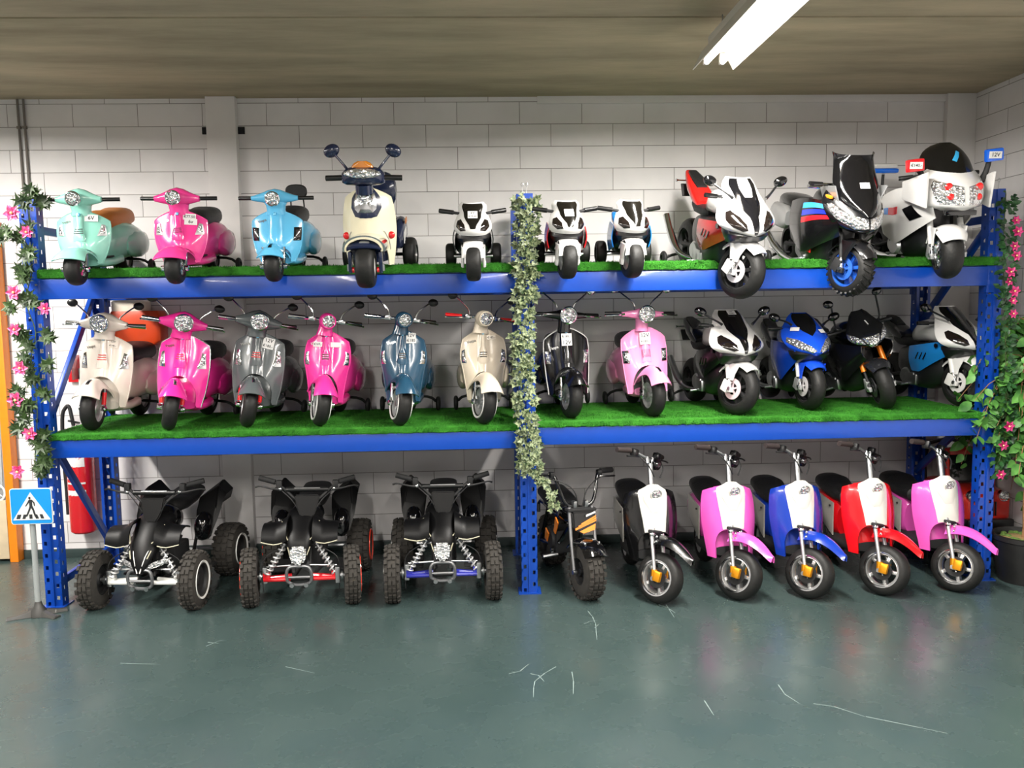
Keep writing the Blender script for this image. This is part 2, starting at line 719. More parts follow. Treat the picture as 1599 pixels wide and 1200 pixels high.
# conduits on the wall
for x0, lab in ((-3.216, 'left of two thin grey cable conduits running down the block wall'), (-3.178, 'right of two thin grey cable conduits running down the block wall')):
    c = Mesh().tube([(x0, YB - .012, H), (x0 + .002, YB - .012, 1.1)], .0075, 8, 1)
    for z in (2.86, 2.3, 1.7, 1.3):
        c.box((x0, YB - .012, z), (.024, .022, .018), bev=.003)
    tag(c.build('cable_conduit', mat('grey_conduit', '#77706a', .5)), lab, 'conduit', 'conduits on the back wall')

# ------------------------------------------------------------------ ceiling luminaires
TUBE = mat('lit_fluorescent_tube', '#fff1dc', 0.5, 0, 0, 0, 0, 20, 30.0)
HOUS = mat('white_enamelled_reflector', '#e9e7e2', 0.35, 0, 0.2, 0.02)


def luminaire(x, y0, power, label):
    L = 1.56
    t = thing('fluorescent_ceiling_light', label, 'ceiling light', (x, y0, LAMP_Z), group='fluorescent ceiling lights')
    prof = [(-.105, -.035), (-.1, -.035), (-.055, .045), (.055, .045), (.1, -.035), (.105, -.035), (.06, .052), (-.06, .052)]
    Mesh().prism(prof, L, lambda a, b, h: (a, h - L / 2, b)).build('reflector', HOUS, t)
    Mesh().box((0, 0, .085), (.07, L - .05, .065), bev=.006).build('gear_tray', HOUS, t)
    for s in (-1, 1):
        for q in (-.04, .04):
            Mesh().box((q, s * (L / 2 - .015), .012), (.026, .03, .05), bev=.004).build('lamp_holder', SILVER, t)
    for q in (-.04, .04):
        Mesh().lathe([(.0, -L / 2 + .03), (.0125, -L / 2 + .03), (.0125, L / 2 - .03), (0, L / 2 - .03)], (q, 0, -.004), 'y', 12).build('fluorescent_tube', TUBE, t)
    for s in (-.5, .5):
        Mesh().tube([(0, s * L * .8, .11), (0, s * L * .8, H - LAMP_Z)], .004, 6, 1).build('suspension_rod', STEEL, t)
    ld = bpy.data.lights.new('fluorescent_light', 'AREA')
    ld.shape = 'RECTANGLE'
    ld.size, ld.size_y = .13, L - .06
    ld.energy = LAMP_W * power
    ld.color = (1.0, .965, .915)
    lo = bpy.data.objects.new('fluorescent_light', ld)
    COL.objects.link(lo)
    lo.location = (0, 0, -.03)
    lo.parent = t
    return t


LUML = ['fluorescent ceiling light at top centre right of the photo, above the rack', 'second fluorescent ceiling light of the right-hand row, behind the camera', 'third fluorescent ceiling light of the right-hand row, behind the camera',
        'first fluorescent ceiling light of the row beyond the left edge', 'second fluorescent ceiling light of the row beyond the left edge', 'third fluorescent ceiling light of the row beyond the left edge',
        'fluorescent ceiling light of the middle row behind the camera', 'last fluorescent ceiling light of the middle row, far behind the camera']
for (lx, ly, lp), lb in zip(LAMPS, LUML):
    luminaire(lx, ly, lp, lb)


# ------------------------------------------------------------------ pallet rack
rack = thing('pallet_rack', 'blue two-bay steel pallet rack holding two decks of ride-on toys', 'rack', (0, 0, 0))
RH = 2.28


def holed_strip(M, x0, x1, z0, z1, F, col0, off, hw=.008, hh=.011, pitch=.07):
    """sheet between x0..x1 with real slots at x=col0; F(x,z)->point"""
    xs = [x0, col0 - hw, col0 + hw, x1]
    z = z0
    while z < z1 - 1e-6:
        zt = min(z + pitch, z1)
        zc = z + off
        zs = [z, max(z, zc - hh), min(zt, zc + hh), zt]
        for a in range(3):
            for b in range(3):
                if a == 1 and b == 1 and zt - z > pitch * .95:
                    continue
                if zs[b + 1] - zs[b] < 1e-6:
                    continue
                M.add([F(xs[a], zs[b]), F(xs[a + 1], zs[b]), F(xs[a + 1], zs[b + 1]), F(xs[a], zs[b + 1])], [(0, 1, 2, 3)])
        z = zt


def post(xc, yf, face, h=RH):
    """C-shaped upright: face=-1 looks to the front, +1 to the back"""
    W, D = .092, .072
    M = Mesh()
    s = -face
    holed_strip(M, -W / 2, -.006, 0, h, lambda x, z: (xc + x, yf, z), -.026, .018)
    holed_strip(M, .006, W / 2, 0, h, lambda x, z: (xc + x, yf, z), .026, .053)
    M.box((xc, yf - s * .004, h / 2), (.012, .008, h))
    for sx in (-1, 1):
        holed_strip(M, 0, D, 0, h, lambda x, z: (xc + sx * W / 2, yf + s * x, z), D * .5, .035)
        M.box((xc + sx * (W / 2 - .009), yf + s * D, h / 2), (.018, .002, h))
    o = M.build('upright', RACKB, rack)
    fp = Mesh().box((xc, yf + s * D / 2, .003), (.13, .12, .006)).build('footplate', RACKB, o)
    return o


DEP = .83
for xc in (-2.7, 0.0, 2.692):
    post(xc, 0, -1)
    post(xc, DEP, 1)


def brace(p, q, w=.045, t=.025):
    p, q = Vector(p), Vector(q)
    d = q - p
    ang = math.atan2(d.z, d.y)
    R = Matrix.Rotation(ang, 3, 'X')
    Mesh().box((p + q) / 2, (t, d.length, w), R, .003).build('brace', RACKB, rack)


for xc, dd in ((-2.7, 1), (0, 1), (2.692, 0)):
    if dd:
        brace((xc, .05, .98), (xc, .78, .12))
        brace((xc, .05, 1.02), (xc, .78, 1.84))
        brace((xc, .05, 2.12), (xc, .78, 2.12))
    else:
        brace((xc, .05, 1.05), (xc, .78, .5))
        brace((xc, .05, 2.1), (xc, .78, 1.5))
        brace((xc, .05, 2.12), (xc, .78, 2.12))
        brace((xc, .05, 2.24), (xc, .78, 2.24))
    brace((xc, .05, .12), (xc, .78, .12))

BEAMS = {}
for bay, (xa, xb) in enumerate(((-2.654, -.046), (.046, 2.646))):
    zm = .955 if bay == 0 else .97
    for lv, (zt, hh) in enumerate(((zm, .1), (1.845, .11))):
        for yy, nm_ in ((-.012, 'front'), (DEP + .012 - .05 + .05, 'rear')):
            b = Mesh()
            yc = yy + .02 if nm_ == 'front' else yy - .02
            b.box(((xa + xb) / 2, yc, zt - hh / 2), (xb - xa, .045, hh), bev=.005)
            b.box(((xa + xb) / 2, yc + (.012 if nm_ == 'front' else -.012), zt + .008), (xb - xa, .02, .02), bev=.003)
            o = b.build('beam', RACKB, rack)
            for xe, s in ((xa, -1), (xb, 1)):
                cn = Mesh()
                ye = -.006 if nm_ == 'front' else DEP + .006
                cn.box((xe + s * .022, ye, zt - .055), (.044, .008, .19), bev=.002)
                cn.box((xe - s * .003, ye + (.02 if nm_ == 'front' else -.02), zt - .055), (.006, .05, .19), bev=.002)
                cn.build('beam_connector', RACKB, o)
            for xe, s in ((xa, -1), (xb, 1)):
                pn = Mesh()
                ye = -.012 if nm_ == 'front' else DEP + .012
                pn.lathe([(0, -.004), (.006, -.004), (.006, .004), (0, .004)], (xe + s * .02, ye, zt - .03), 'y', 10)
                pn.build('locking_pin', STEEL, o)
DECK = mat('chipboard_deck', '#6d6253', .8, 0, 0, .25, .2, 40)
for bay, (xa, xb) in enumerate(((-2.654, -.046), (.046, 2.646))):
    zm = .975 if bay == 0 else .99
    for zt in (zm, 1.88):
        d = Mesh()
        n = 6
        for k in range(n):
            w = (xb - xa) / n
            d.box((xa + w * (k + .5), DEP / 2, zt - .009), (w - .004, DEP - .03, .018))
        d.build('deck_board', DECK, rack)
for x in (-2.712, -2.685, -.012, .012, 2.70):
    hk = Mesh().tube([(x, .01, RH - .03), (x, .008, RH + .035), (x + .008, .008, RH + .05), (x, .008, RH + .062), (x - .007, .008, RH + .05), (x, .008, RH + .04)], .0014, 5, 2)
    hk.build('wire_hook', STEEL, rack)

# artificial grass mats, folded down over the beams
random.seed(4)


def grass(xa, xb, zt, zlow, label):
    M = Mesh()
    nx = 90
    prof = [(DEP - .01, zt - .012), (DEP - .01, zt), (DEP * .7, zt), (DEP * .35, zt + .001), (.05, zt), (-.006, zt - .001), (-.02, zt - .006), (-.024, zt - .018), (-.024, zlow + .004), (-.02, zlow), (-.014, zlow), (-.012, zt - .022), (0, zt - .012), (DEP * .5, zt - .012)]
    rings = []
    for i in range(nx + 1):
        x = xa + (xb - xa) * i / nx
        w = random.uniform(-.0025, .0025)
        rings.append([(x, yy + (w if yy < -.01 else 0), z + (w if z < zt - .02 else (w * .4 if k in (2, 3, 4, 5) else 0))) for k, (yy, z) in enumerate(prof)])
    M.loft(rings)
    # pile: short blades standing along the top and down the fold
    for i in range(9000):
        x = random.uniform(xa + .004, xb - .004)
        q = random.random()
        if q < .5:
            yy, z, n = random.uniform(-.01, .3), zt, Vector((0, 0, 1))
        elif q < .72:
            yy, z, n = random.uniform(.3, DEP - .02), zt, Vector((0, 0, 1))
        else:
            yy, z, n = -.024, random.uniform(zlow, zt), Vector((0, -1, -.6))
        h = random.uniform(.005, .011)
        d = (n + Vector((random.uniform(-.5, .5), random.uniform(-.6, .3), 0))) * h
        a = random.uniform(0, PI)
        s = Vector((cos(a), 0 if n.z < 0 else sin(a), 0)) * .0022
        P = Vector((x, yy, z))
        M.add([P - s, P + s, P + d], [(0, 1, 2)])
    o = M.build('grass_mat', TURF)
    tag(o, label, 'grass mat', 'green artificial grass mats on the rack decks')
    return o


grass(-2.66, -.05, 1.90, 1.85, 'green artificial grass mat on the top deck of the left bay')
grass(.045, 2.74, 1.90, 1.85, 'green artificial grass mat on the top deck of the right bay')
grass(-2.66, -.05, .993, .957, 'green artificial grass mat on the middle deck of the left bay')
grass(.05, 2.645, 1.008, .972, 'green artificial grass mat on the middle deck of the right bay')


# ------------------------------------------------------------------ vehicle kit
# vehicles are modelled in units of K metres, front towards -Y, wheels on z = 0 under the origin
class Veh:
    def __init__(self, name, label, cat, loc, rz=0, rx=0, ry=0, K=.0036, steer=0, group=None, axle=(0, 0, 35), rake=.35, ys=1.0):
        self.root = thing(name, label, cat, loc, rz, rx, group)
        self.root.rotation_euler = (rx, ry, rz)
        self.K = K
        self.ys = ys
        self.B = Matrix.Scale(K, 4)
        ax = Vector((0, sin(rake), cos(rake)))
        C = Vector(axle)
        self.S = self.B @ Matrix.Translation(C) @ Matrix.Rotation(steer, 4, ax) @ Matrix.Translation(-C)
        self.B = self.B @ Matrix.Diagonal((1, ys, 1, 1))

    def m(self, steer=False):
        return Mesh(self.S if steer else self.B)


def wheel(V, R, w, c, steer, name='front_wheel', tyre=None, rim=None, style='disc', rr=.6, ww=None, n=40, tread=0, spokes=5, parent=None, roundness=2.3, wws=0):
    """tyre with its rim (and whitewall) as sub-parts"""
    if not steer and V.ys != 1.0:
        c = (c[0], c[1] * V.ys, c[2])
    mk = (lambda: Mesh(V.S)) if steer else (lambda: Mesh(Matrix.Scale(V.K, 4)))
    M = mk()
    ri = R * rr
    prof = []
    m = 12
    for i in range(m + 1):
        t = PI * (i / m) - PI / 2
        a, b = sup(t, roundness)
        prof.append((ri + (R - ri) * max(a, 0.0) if i not in (0, m) else ri, b * w / 2))
    prof.append((ri * .97, w * .3))
    prof.append((ri * .97, -w * .3))
    prof.append(prof[0])
    M.lathe(prof, c, 'x', n)
    C = Vector(c)
    if tread == 1:      # chunky knobs
        nk = 22
        for k in range(nk):
            a = 2 * PI * k / nk
            R1 = Matrix.Rotation(a, 3, 'X')
            for q, off in ((-.36, 0), (.36, 0), (-.13, .5), (.13, .5)):
                a2 = a + off * 2 * PI / nk
                R2 = Matrix.Rotation(a2, 3, 'X')
                big = abs(q) > .3
                rad = R * (.975 if big else 1.0)
                p = C + R2 @ Vector((q * w, 0, rad))
                M.box(p, (w * (.2 if big else .19), R * .16, R * .09), R2 @ Matrix.Rotation(q * (1.1 if big else .3), 3, 'Y'))
    elif tread == 2:    # slanted grooves as raised ribs
        nk = 26
        for k in range(nk):
            a = 2 * PI * k / nk
            for s in (-1, 1):
                R2 = Matrix.Rotation(a + s * .06, 3, 'X')
                M.box(C + R2 @ Vector((s * w * .26, 0, R * .965)), (w * .42, R * .07, R * .07), R2 @ Matrix.Rotation(s * .5, 3, 'Y') @ Matrix.Rotation(s * .5, 3, 'Z'))
    t = M.build(name, tyre or TYRE, parent or V.root)
    rim = rim or SILVER
    Q = mk()
    Q.lathe([(ri * 1.02, -w * .40), (ri * .93, -w * .42), (ri * .86, -w * .3), (ri * .86, w * .3), (ri * .93, w * .42), (ri * 1.02, w * .40), (ri * .99, 0), (ri * 1.02, -w * .4)], c, 'x', n)
    if style == 'disc':
        Q.lathe([(0, -w * .32), (ri * .3, -w * .32), (ri * .42, -w * .2), (ri * .8, -w * .24), (ri * .9, -w * .28), (ri * .9, w * .28), (ri * .8, w * .24), (ri * .42, w * .2), (ri * .3, w * .32), (0, w * .32)], c, 'x', n)
    else:
        Q.lathe([(0, -w * .4), (ri * .22, -w * .4), (ri * .22, w * .4), (0, w * .4)], c, 'x', 20)
        for k in range(spokes):
            a = 2 * PI * k / spokes + .3
            R1 = Matrix.Rotation(a, 3, 'X')
            sw = ri * (.2 if style == 'spoke' else .34)
            Q.box(C + R1 @ Vector((0, 0, ri * .55)), (w * .45, sw, ri * .72), R1, ri * .03)
    Q.build('rim', rim, t)
    if ww:
        W2 = mk()
        for s in ((-1, 1) if wws == 0 else (wws,)):
            x1 = s * w * .495
            W2.lathe([(ri * 1.06, x1), (ri * 1.2, x1 + s * w * .05), (ri * 1.22, x1 - s * w * .02), (ri * 1.05, x1 - s * w * .05), (ri * 1.06, x1)], c, 'x', n)
        W2.build('whitewall', ww, t)
    return t


def brake_disc(V, R, c, steer, m, par, n=30):
    M = V.m(steer)
    M.lathe([(R * .55, 0), (R, 0), (R, 1), (R * .55, 1), (R * .55, 0)], c, 'x', n)
    C = Vector(c)
    for k in range(5):
        R1 = Matrix.Rotation(2 * PI * k / 5, 3, 'X')
        M.box(C + R1 @ Vector((.5, 0, R * .36)), (1, R * .16, R * .5), R1)
    M.lathe([(0, -.5), (R * .2, -.5), (R * .2, 1.5), (0, 1.5)], c, 'x', 16)
    return M.build('brake_disc', m, par)


def headlamp(V, c, r, steer, depth=8, bez=None, tilt=0.0, lens=None, parent=None, name='headlight', shellm=None, yawl=0):
    base = V.S if steer else V.B
    T = base @ Matrix.Translation(Vector(c)) @ Matrix.Rotation(yawl, 4, 'Z') @ Matrix.Rotation(tilt, 4, 'X')
    M = Mesh(T)
    M.lathe([(r * .86, -1.2), (r * .95, -1.8), (r * 1.05, -1), (r * 1.08, .5), (r * 1.04, 2), (r * .8, depth), (r * .5, depth), (r * .84, 1)], (0, 0, 0), 'y', 28)
    o = M.build(name, bez or CHROME, parent or V.root)
    L = Mesh(T)
    L.lathe([(0, -2.6), (r * .3, -2.5), (r * .6, -2.0), (r * .86, -1.0), (r * .86, 1), (0, 1.0)], (0, 0, 0), 'y', 24)
    L.build('lens', lens or LENS, o)
    return o


def sticker(V, S, u, v, w, h, lines, steer=False, off=.5, m=None, ink=None, rot=0, parent=None, gap=False):
    """printed paper label with lettering; S surface in vehicle units"""
    T = V.S if steer else V.B
    F = frame_on(S, u, v, off) @ Matrix.Rotation(rot, 4, 'Z')
    M = Mesh(T)
    # label bends with the surface only a little: one thin sheet
    M.add([F @ Vector(p) for p in ((-w / 2, -h / 2, 0), (w / 2, -h / 2, 0), (w / 2, h / 2, 0), (-w / 2, h / 2, 0), (-w / 2, -h / 2, -.4), (w / 2, -h / 2, -.4), (w / 2, h / 2, -.4), (-w / 2, h / 2, -.4))],
          [(0, 1, 2, 3), (7, 6, 5, 4), (0, 4, 5, 1), (1, 5, 6, 2), (2, 6, 7, 3), (3, 7, 4, 0)])
    o = M.build('price_label', m or PAPER, parent or V.root)
    n = max(1, len(lines))
    for i, (s, k) in enumerate(lines):
        zc = h / 2 - (i + .5) * h / n
        text(s, F @ Matrix.Translation((0, zc, .12)), h / n * k, ink or INK, o, maxw=w * .88, T=T)
    return o


def rim_trim(V, pts, r, m, name='edge_trim', steer=False):
    return V.m(steer).tube(pts, r, 6, 1).build(name, m, V.root)


# ------------------------------------------------------------------ classic style ride-on scooters
def vespa(loc, label, col, kind='B', ry=0, rz=0, rx=0, steer=0, K=.0036, seat=LEATHER, tags=(), accent=None, trim=None, grip=None, mirrors=True,
          ww=None, dark=False, script=True, ind=None, tyre=None, group='classic style ride-on scooters'):
    small = kind in ('A', 'P')
    R = 26 if small else 35
    V = Veh('toy_scooter', label, 'toy scooter', loc, rz, rx, ry, K, steer, group, axle=(0, 0, R), rake=.3)
    root = V.root
    P = col if not isinstance(col, str) else paint(col)
    z0, z1, W = {'A': (32, 115, 43), 'P': (30, 112, 41), 'B': (33, 148, 41), 'C': (34, 148, 37), 'D': (35, 143, 37)}[kind]
    ww_ = {'A': 36, 'P': 30, 'B': 26, 'C': 25, 'D': 25}[kind]
    # --- shield
    tabs = {'A': [(0, .66), (.2, .84), (.45, .97), (.65, 1.0), (.85, .96), (1, .80)],
            'P': [(0, .66), (.2, .86), (.45, .97), (.65, 1.0), (.85, .97), (1, .80)],
            'B': [(0, .80), (.2, .92), (.45, .99), (.62, 1.0), (.85, .94), (1, .74)],
            'C': [(0, .70), (.25, .80), (.45, .90), (.6, 1.0), (.85, .90), (1, .60)],
            'D': [(0, .86), (.25, .93), (.5, .98), (.7, 1.0), (.88, .93), (1, .72)]}[kind]
    arch = {'A': 26, 'P': 26, 'B': 50, 'C': 47, 'D': 46}[kind]
    dtop = 16 if kind != 'D' else 18

    def SH(u, v):
        au = min(abs(u), 1.2)
        zb = z0 + arch * math.sqrt(max(0.0, 1 - (au / .78) ** 2)) * 1.0
        zt = z1 - dtop * au ** 2.6
        z = zb + (zt - zb) * v
        vv = (z - z0) / (z1 - z0)
        hw = W * interp(tabs, max(0, min(1, vv)))[0]
        x = u * hw
        spine = 4.0 * math.exp(-(u / .22) ** 4) * (0.4 + .6 * vv)
        yy = R * .62 + 8 + 17 * vv + 10 * au ** 2.6 - 7 * math.exp(-((vv - .35) / .3) ** 2) * (1 - au ** 2) - spine
        return Vector((x, yy, z))
    def SHZ(u, q):
        au = min(abs(u), 1.2)
        zb = z0 + arch * math.sqrt(max(0.0, 1 - (au / .78) ** 2))
        return SH(u, ((z0 + (z1 - z0) * q) - zb) / (z1 - dtop * au ** 2.6 - zb))
    sh = V.m().shell(SH, 36, 20, 2.6).build('leg_shield', P, root, ang=50)
    edge = [SH(-1, v / 12) for v in range(13)] + [SH(u / 12, 1) for u in range(-11, 12)] + [SH(1, 1 - v / 12) for v in range(13)]
    rim_trim(V, [p + Vector((0, 1.2, 0)) for p in edge], 1.5, trim or P)
    # inner apron filling the shield
    ap = V.m()
    rings = []
    for k in range(9):
        t = k / 8
        z = z0 + 4 + (z1 - z0 - 22) * t
        hw = W * interp(tabs, (z - z0) / (z1 - z0))[0] * .8
        yy = R * .62 + 8 + 17 * t
        rings.append([(hw * a, yy + 13 + 5 * b, z) for a, b in (sup(2 * PI * j / 20, 2.5) for j in range(20))])
    ap.loft(rings)
    ap.build('inner_apron', P if kind in 'AP' else (mat('inner_dark', '#2a2a2c', .5) if accent is None else P), root)
    # belly and floorboard
    fl = V.m()
    fl.loft([ringxz(y_, 0, zc, hw, hh, 24, 3.2) for y_, zc, hw, hh in ((R * .62 + 16, z0 + 3, W * .6, 7), (48, z0 + 0, W * .72, 8), (80, z0 - 2, W * .74, 8), (108, z0 + 1, W * .8, 9), (118, z0 + 4, W * .7, 6))])
    fb = fl.build('floorboard', P, root)
    V.m().box((0, 78, z0 + 7.5), (W * 1.15, 52, 2.4), bev=1).build('rubber_mat', MATTEB, fb)
    # rear body
    sc_ = 1.0 if not small else .92
    rear = V.m()
    hts = [(86, 66, 24, 22), (94, 69, 31, 30), (112, 73, 37, 35), (140, 75, 41, 37), (170, 74, 42, 36), (200, 70, 38, 31), (222, 66, 28, 22), (232, 64, 14, 10)]
    rear.loft([ringxz(a, 0, b * sc_ - (0 if not small else 6), c_ * (1 if not small else 1.0), d * sc_, 28, 2.6) for a, b, c_, d in hts])
    rb = rear.build('rear_body', P, root, ang=60)
    zt = (75 + 37) * sc_ - (6 if small else 0)
    # side cowl ridges
    for s in (-1, 1):
        g = V.m()
        g.loft([[(s * (37 + 6 * a), 165 + cc * q, 66 * sc_ + b * 23) for a, b in (sup(2 * PI * j / 20, 2.4) for j in range(20))] for q, cc in ((-1, 40), (0, 1), (1, 36))] if False else
               [ringxz(yy, s * 36, 64 * sc_ - (4 if small else 0), w_, h_, 18, 2.3) for yy, w_, h_ in ((118, 4, 8), (128, 8, 17), (150, 11, 23), (175, 11, 24), (200, 8, 19), (216, 3, 8))])
        g.build('side_cowl', P, rb)
    # seat
    se = V.m()
    so_ = zt + 2
    se.loft([ringxz(a, 0, so_ + b, c_, d, 22, 2.6) for a, b, c_, d in ((76, -8, 12, 8), (82, -5, 19, 15), (110, -1, 25, 18), (145, -1, 26, 17), (165, 2, 26, 18), (195, 3, 25, 16), (212, 0, 19, 11), (217, -1, 9, 5))])
    se.build('seat', seat, root)
    if kind == 'P':
        bk = V.m()
        for s in (-1, 1):
            bk.tube([(s * 12, 212, so_ - 8), (s * 12, 218, so_ + 18), (s * 11, 214, so_ + 42)], 1.4, 6, 3)
        b_ = bk.build('backrest_bar', MATTEB, root)
        V.m().loft([ringxz(212 + k * 2, 0, so_ + 44, 20 - abs(k - 1) * 2, 13 - abs(k - 1) * 2, 20, 2.6) for k in range(4)]).build('backrest', seat, b_)
    # tail light
    V.m().loft([ringxz(228 + k * 2.5, 0, 78 * sc_, 8 - k, 5 - k, 14, 3) for k in range(4)]).build('tail_light', REDP, root)
    # wheels
    tw = 25 if small else 22
    wheel(V, R, tw, (0, 0, R), True, 'front_wheel', tyre or TYRE, CHROME if small else SILVER, 'disc' if kind in 'AB' else 'spoke', .55 if small else .62, ww, spokes=5)
    wheel(V, R, tw, (0, 183, R), False, 'rear_wheel', TYRE, SILVER, 'disc', .58, None, n=28)
    st = V.m()
    st.tube([(-46, 186, 17), (-30, 182, 26), (30, 182, 26), (46, 186, 17)], 2.6, 6, 3)
    sb = st.build('stabiliser_bar', MATTEB, root)
    for s in (-1, 1):
        wheel(V, 13, 8, (s * 50, 186, 13), False, 'stabiliser_wheel', MATTEB, MATTEB, 'disc', .5, None, n=20, parent=sb)
    # fork and axle stubs
    for s in (-1, 1):
        f = V.m(True)
        x = s * (tw / 2 + 4)
        f.tube([(x, 8, R + 30), (x, 5, R + 12), (x, 0, R)], [2.6, 2.4, 2.2], 8, 2)
        f.lathe([(0, -2), (4.2, -2), (4.6, 0), (4.2, 5), (2.5, 6), (0, 6)] if s > 0 else [(0, 2), (4.2, 2), (4.6, 0), (4.2, -5), (2.5, -6), (0, -6)], (x, 0, R), 'x', 14)
        fk = f.build('fork_leg', CHROME, root)
        if accent is not None and kind == 'B':
            V.m(True).tube([(x, 6.5, R + 25), (x, 3, R + 6)], 3.6, 10, 1).build('shock_sleeve', accent, fk)
    if kind == 'D':
        g = V.m(True)
        g.box((-tw / 2 - 6, 2, R + 2), (5, 12, 16), bev=1.2)
        for k in range(4):
            g.box((-tw / 2 - 8.8, 2, R - 4 + k * 4), (1.5, 10, 1.6))
        g.build('front_shock_cover', CHROME, root)
    # front mudguard
    fw = {'A': 27, 'P': 23, 'B': 21.5, 'C': 19.5, 'D': 18.5}[kind]
    RF = {'A': 37, 'P': 37, 'B': 49, 'C': 49, 'D': 49}[kind]
    drop = {'A': 8, 'P': 10, 'B': 13, 'C': 12, 'D': 12}[kind]
    a0 = {'A': .6, 'P': .6, 'B': .55, 'C': .46, 'D': .52}[kind]

    def FD(u, v):
        ph = a0 + (2.75 - a0) * v
        au = abs(u)
        r = RF - drop * au ** 2.4 * (0.75 + .5 * sin(ph))
        wv = fw * (1.0 - .28 * max(0, sin(ph)) ** 3 * (1 if kind != 'A' else .55))
        return Vector((u * wv, -r * cos(ph), R + r * sin(ph) * (0.97)))
    V.m(True).shell(FD, 20, 22, 1.8).build('front_mudguard', P, root, ang=50)
    badge = V.m(True)
    if kind == 'P':
        badge.decal(FD, [(-.15, .2), (.15, .2), (.12, .42), (-.12, .42)], .6, .8)
        badge.build('mudguard_crest', GLOSSB, root)
    elif kind in 'BD':
        badge.decal(FD, [(-.12, .2), (.12, .2), (.16, .36), (-.16, .36)], .6, 1.6)
        badge.build('mudguard_crest', CHROME, root)
    # neck + handlebar housing
    hy = 30 + R * .1
    hz = {'A': 134, 'P': 132, 'B': 165, 'C': 166, 'D': 165}[kind]
    nk = V.m(True)
    if kind in 'ABP':
        zz0 = z1 - 6
        nk.loft([[(a * w_, hy + 14 + b * w2, z_) for a, b in (sup(2 * PI * j / 20, 2.3) for j in range(20))] for z_, w_, w2 in ((zz0, 17, 11), (zz0 + 8, 15, 11), (zz0 + 15, 16, 12), (hz - 4, 20, 14), (hz + 6, 16, 12))])
        hw_ = 1.0 if kind != 'P' else 1.05
        rings = []
        for x, hh, dy, dz in ((-36, 4.5, 4.5, 1), (-30, 6.2, 6, 1), (-20, 9.5, 9, 2), (-10, 13.5, 14, 3), (0, 15.5, 17, 3.5), (10, 13.5, 14, 3), (20, 9.5, 9, 2), (30, 6.2, 6, 1), (36, 4.5, 4.5, 1)):
            hh *= .82 if kind == 'P' else (1.12 if kind == 'B' else 1.0)
            rings.append([(x * hw_, hy + 8 + dy * .3 + b * dy, hz + dz + a * hh) for a, b in (sup(2 * PI * j / 20, 2.3) for j in range(20))])
        nk.loft(rings)
        gx = 36
    elif kind == 'D':
        nk.loft([[(a * w_, hy + 12 + b * w2, z_) for a, b in (sup(2 * PI * j / 20, 2.3) for j in range(20))] for z_, w_, w2 in ((z1 - 6, 11, 9), (z1 + 4, 10, 9), (hz - 8, 10, 9), (hz, 12, 10))])
        rings = []
        for x, hh, dy in ((-37, 3.8, 4), (-30, 4.6, 5), (-14, 7, 8), (-8, 9, 11), (0, 10, 13), (8, 9, 11), (14, 7, 8), (30, 4.6, 5), (37, 3.8, 4)):
            rings.append([(x, hy + 10 + b * dy, hz + a * hh) for a, b in (sup(2 * PI * j / 16, 2.5) for j in range(16))])
        nk.loft(rings)
        gx = 37
    else:
        nk.loft([[(a * w_, hy + 12 + b * w2, z_) for a, b in (sup(2 * PI * j / 20, 2.3) for j in range(20))] for z_, w_, w2 in ((z1 - 6, 14, 9), (z1 + 1, 12, 8), (hz - 8, 11, 8), (hz + 4, 8, 7))])
        nk.ball((0, hy + 4, hz), (13.5, 12, 13.5))
        gx = 34
    hs = nk.build('handlebar_housing', P, root, ang=60)
    hb = V.m(True)
    hb.tube([(-gx - 24, hy + 20, hz + 1), (-gx, hy + 12, hz + 1), (0, hy + 10, hz + 2), (gx, hy + 12, hz + 1), (gx + 24, hy + 20, hz + 1)], 2.1, 8, 3)
    if kind == 'C':
        for s in (-1, 1):
            hb.box((s * 24, hy + 11, hz + 1), (12, 8, 7), bev=2)
    hb.build('handlebar', CHROME, root)
    gm = grip or BLACKP
    for s in (-1, 1):
        V.m(True).tube([(s * gx, hy + 12, hz + 1), (s * (gx + 12), hy + 16, hz + 1), (s * (gx + 25), hy + 20.5, hz + 1)], 3.4, 10, 2).build('grip', gm, root)
        if not small:
            V.m(True).tube([(s * (gx - 4), hy + 6, hz), (s * (gx + 8), hy + 6, hz - 1), (s * (gx + 24), hy + 12, hz - 2), (s * (gx + 28), hy + 13, hz - 2)], [1.6, 1.4, 1.2, 1.9], 6, 3).build('brake_lever', CHROME, root)
    hl = 13.8 if kind in 'BD' else (11.5 if small else 11.5)
    headlamp(V, (0, hy - (13 if kind in 'AB' else 9), hz + (3 if kind in 'AB' else 0)), hl, True, 10, CHROME if kind != 'C' else P, tilt=.12)
    if mirrors:
        tall = kind == 'D'
        for s in (-1, 1):
            top = (s * (46 if not tall else 42), hy + 16, hz + (32 if not tall else 40))
            pts = [(s * 22, hy + 10, hz + 5), (s * 25, hy + 11, hz + 14), (s * 38, hy + 14, hz + 26), top] if not tall else [(s * 14, hy + 10, hz + 6), (s * 16, hy + 10, hz + 18), (s * 34, hy + 14, hz + 33), top]
            st_ = V.m(True).tube(pts, 1.2, 6, 3).build('mirror_stalk', CHROME, root)
            V.m(True).ball((top[0] + s * 5, top[1], top[2] + 1), (8.5, 3.2, 6.2), 18, 10).build('mirror_head', BLACKP if kind in 'BC' and not tall else CHROME, st_)
            V.m(True).lathe([(0, 0), (6.5, 0), (6, -1), (0, -1)] if True else [], (top[0] + s * 5, top[1] + 3.6, top[2] + 1), 'y', 18).build('mirror_glass', MIRROR, st_)
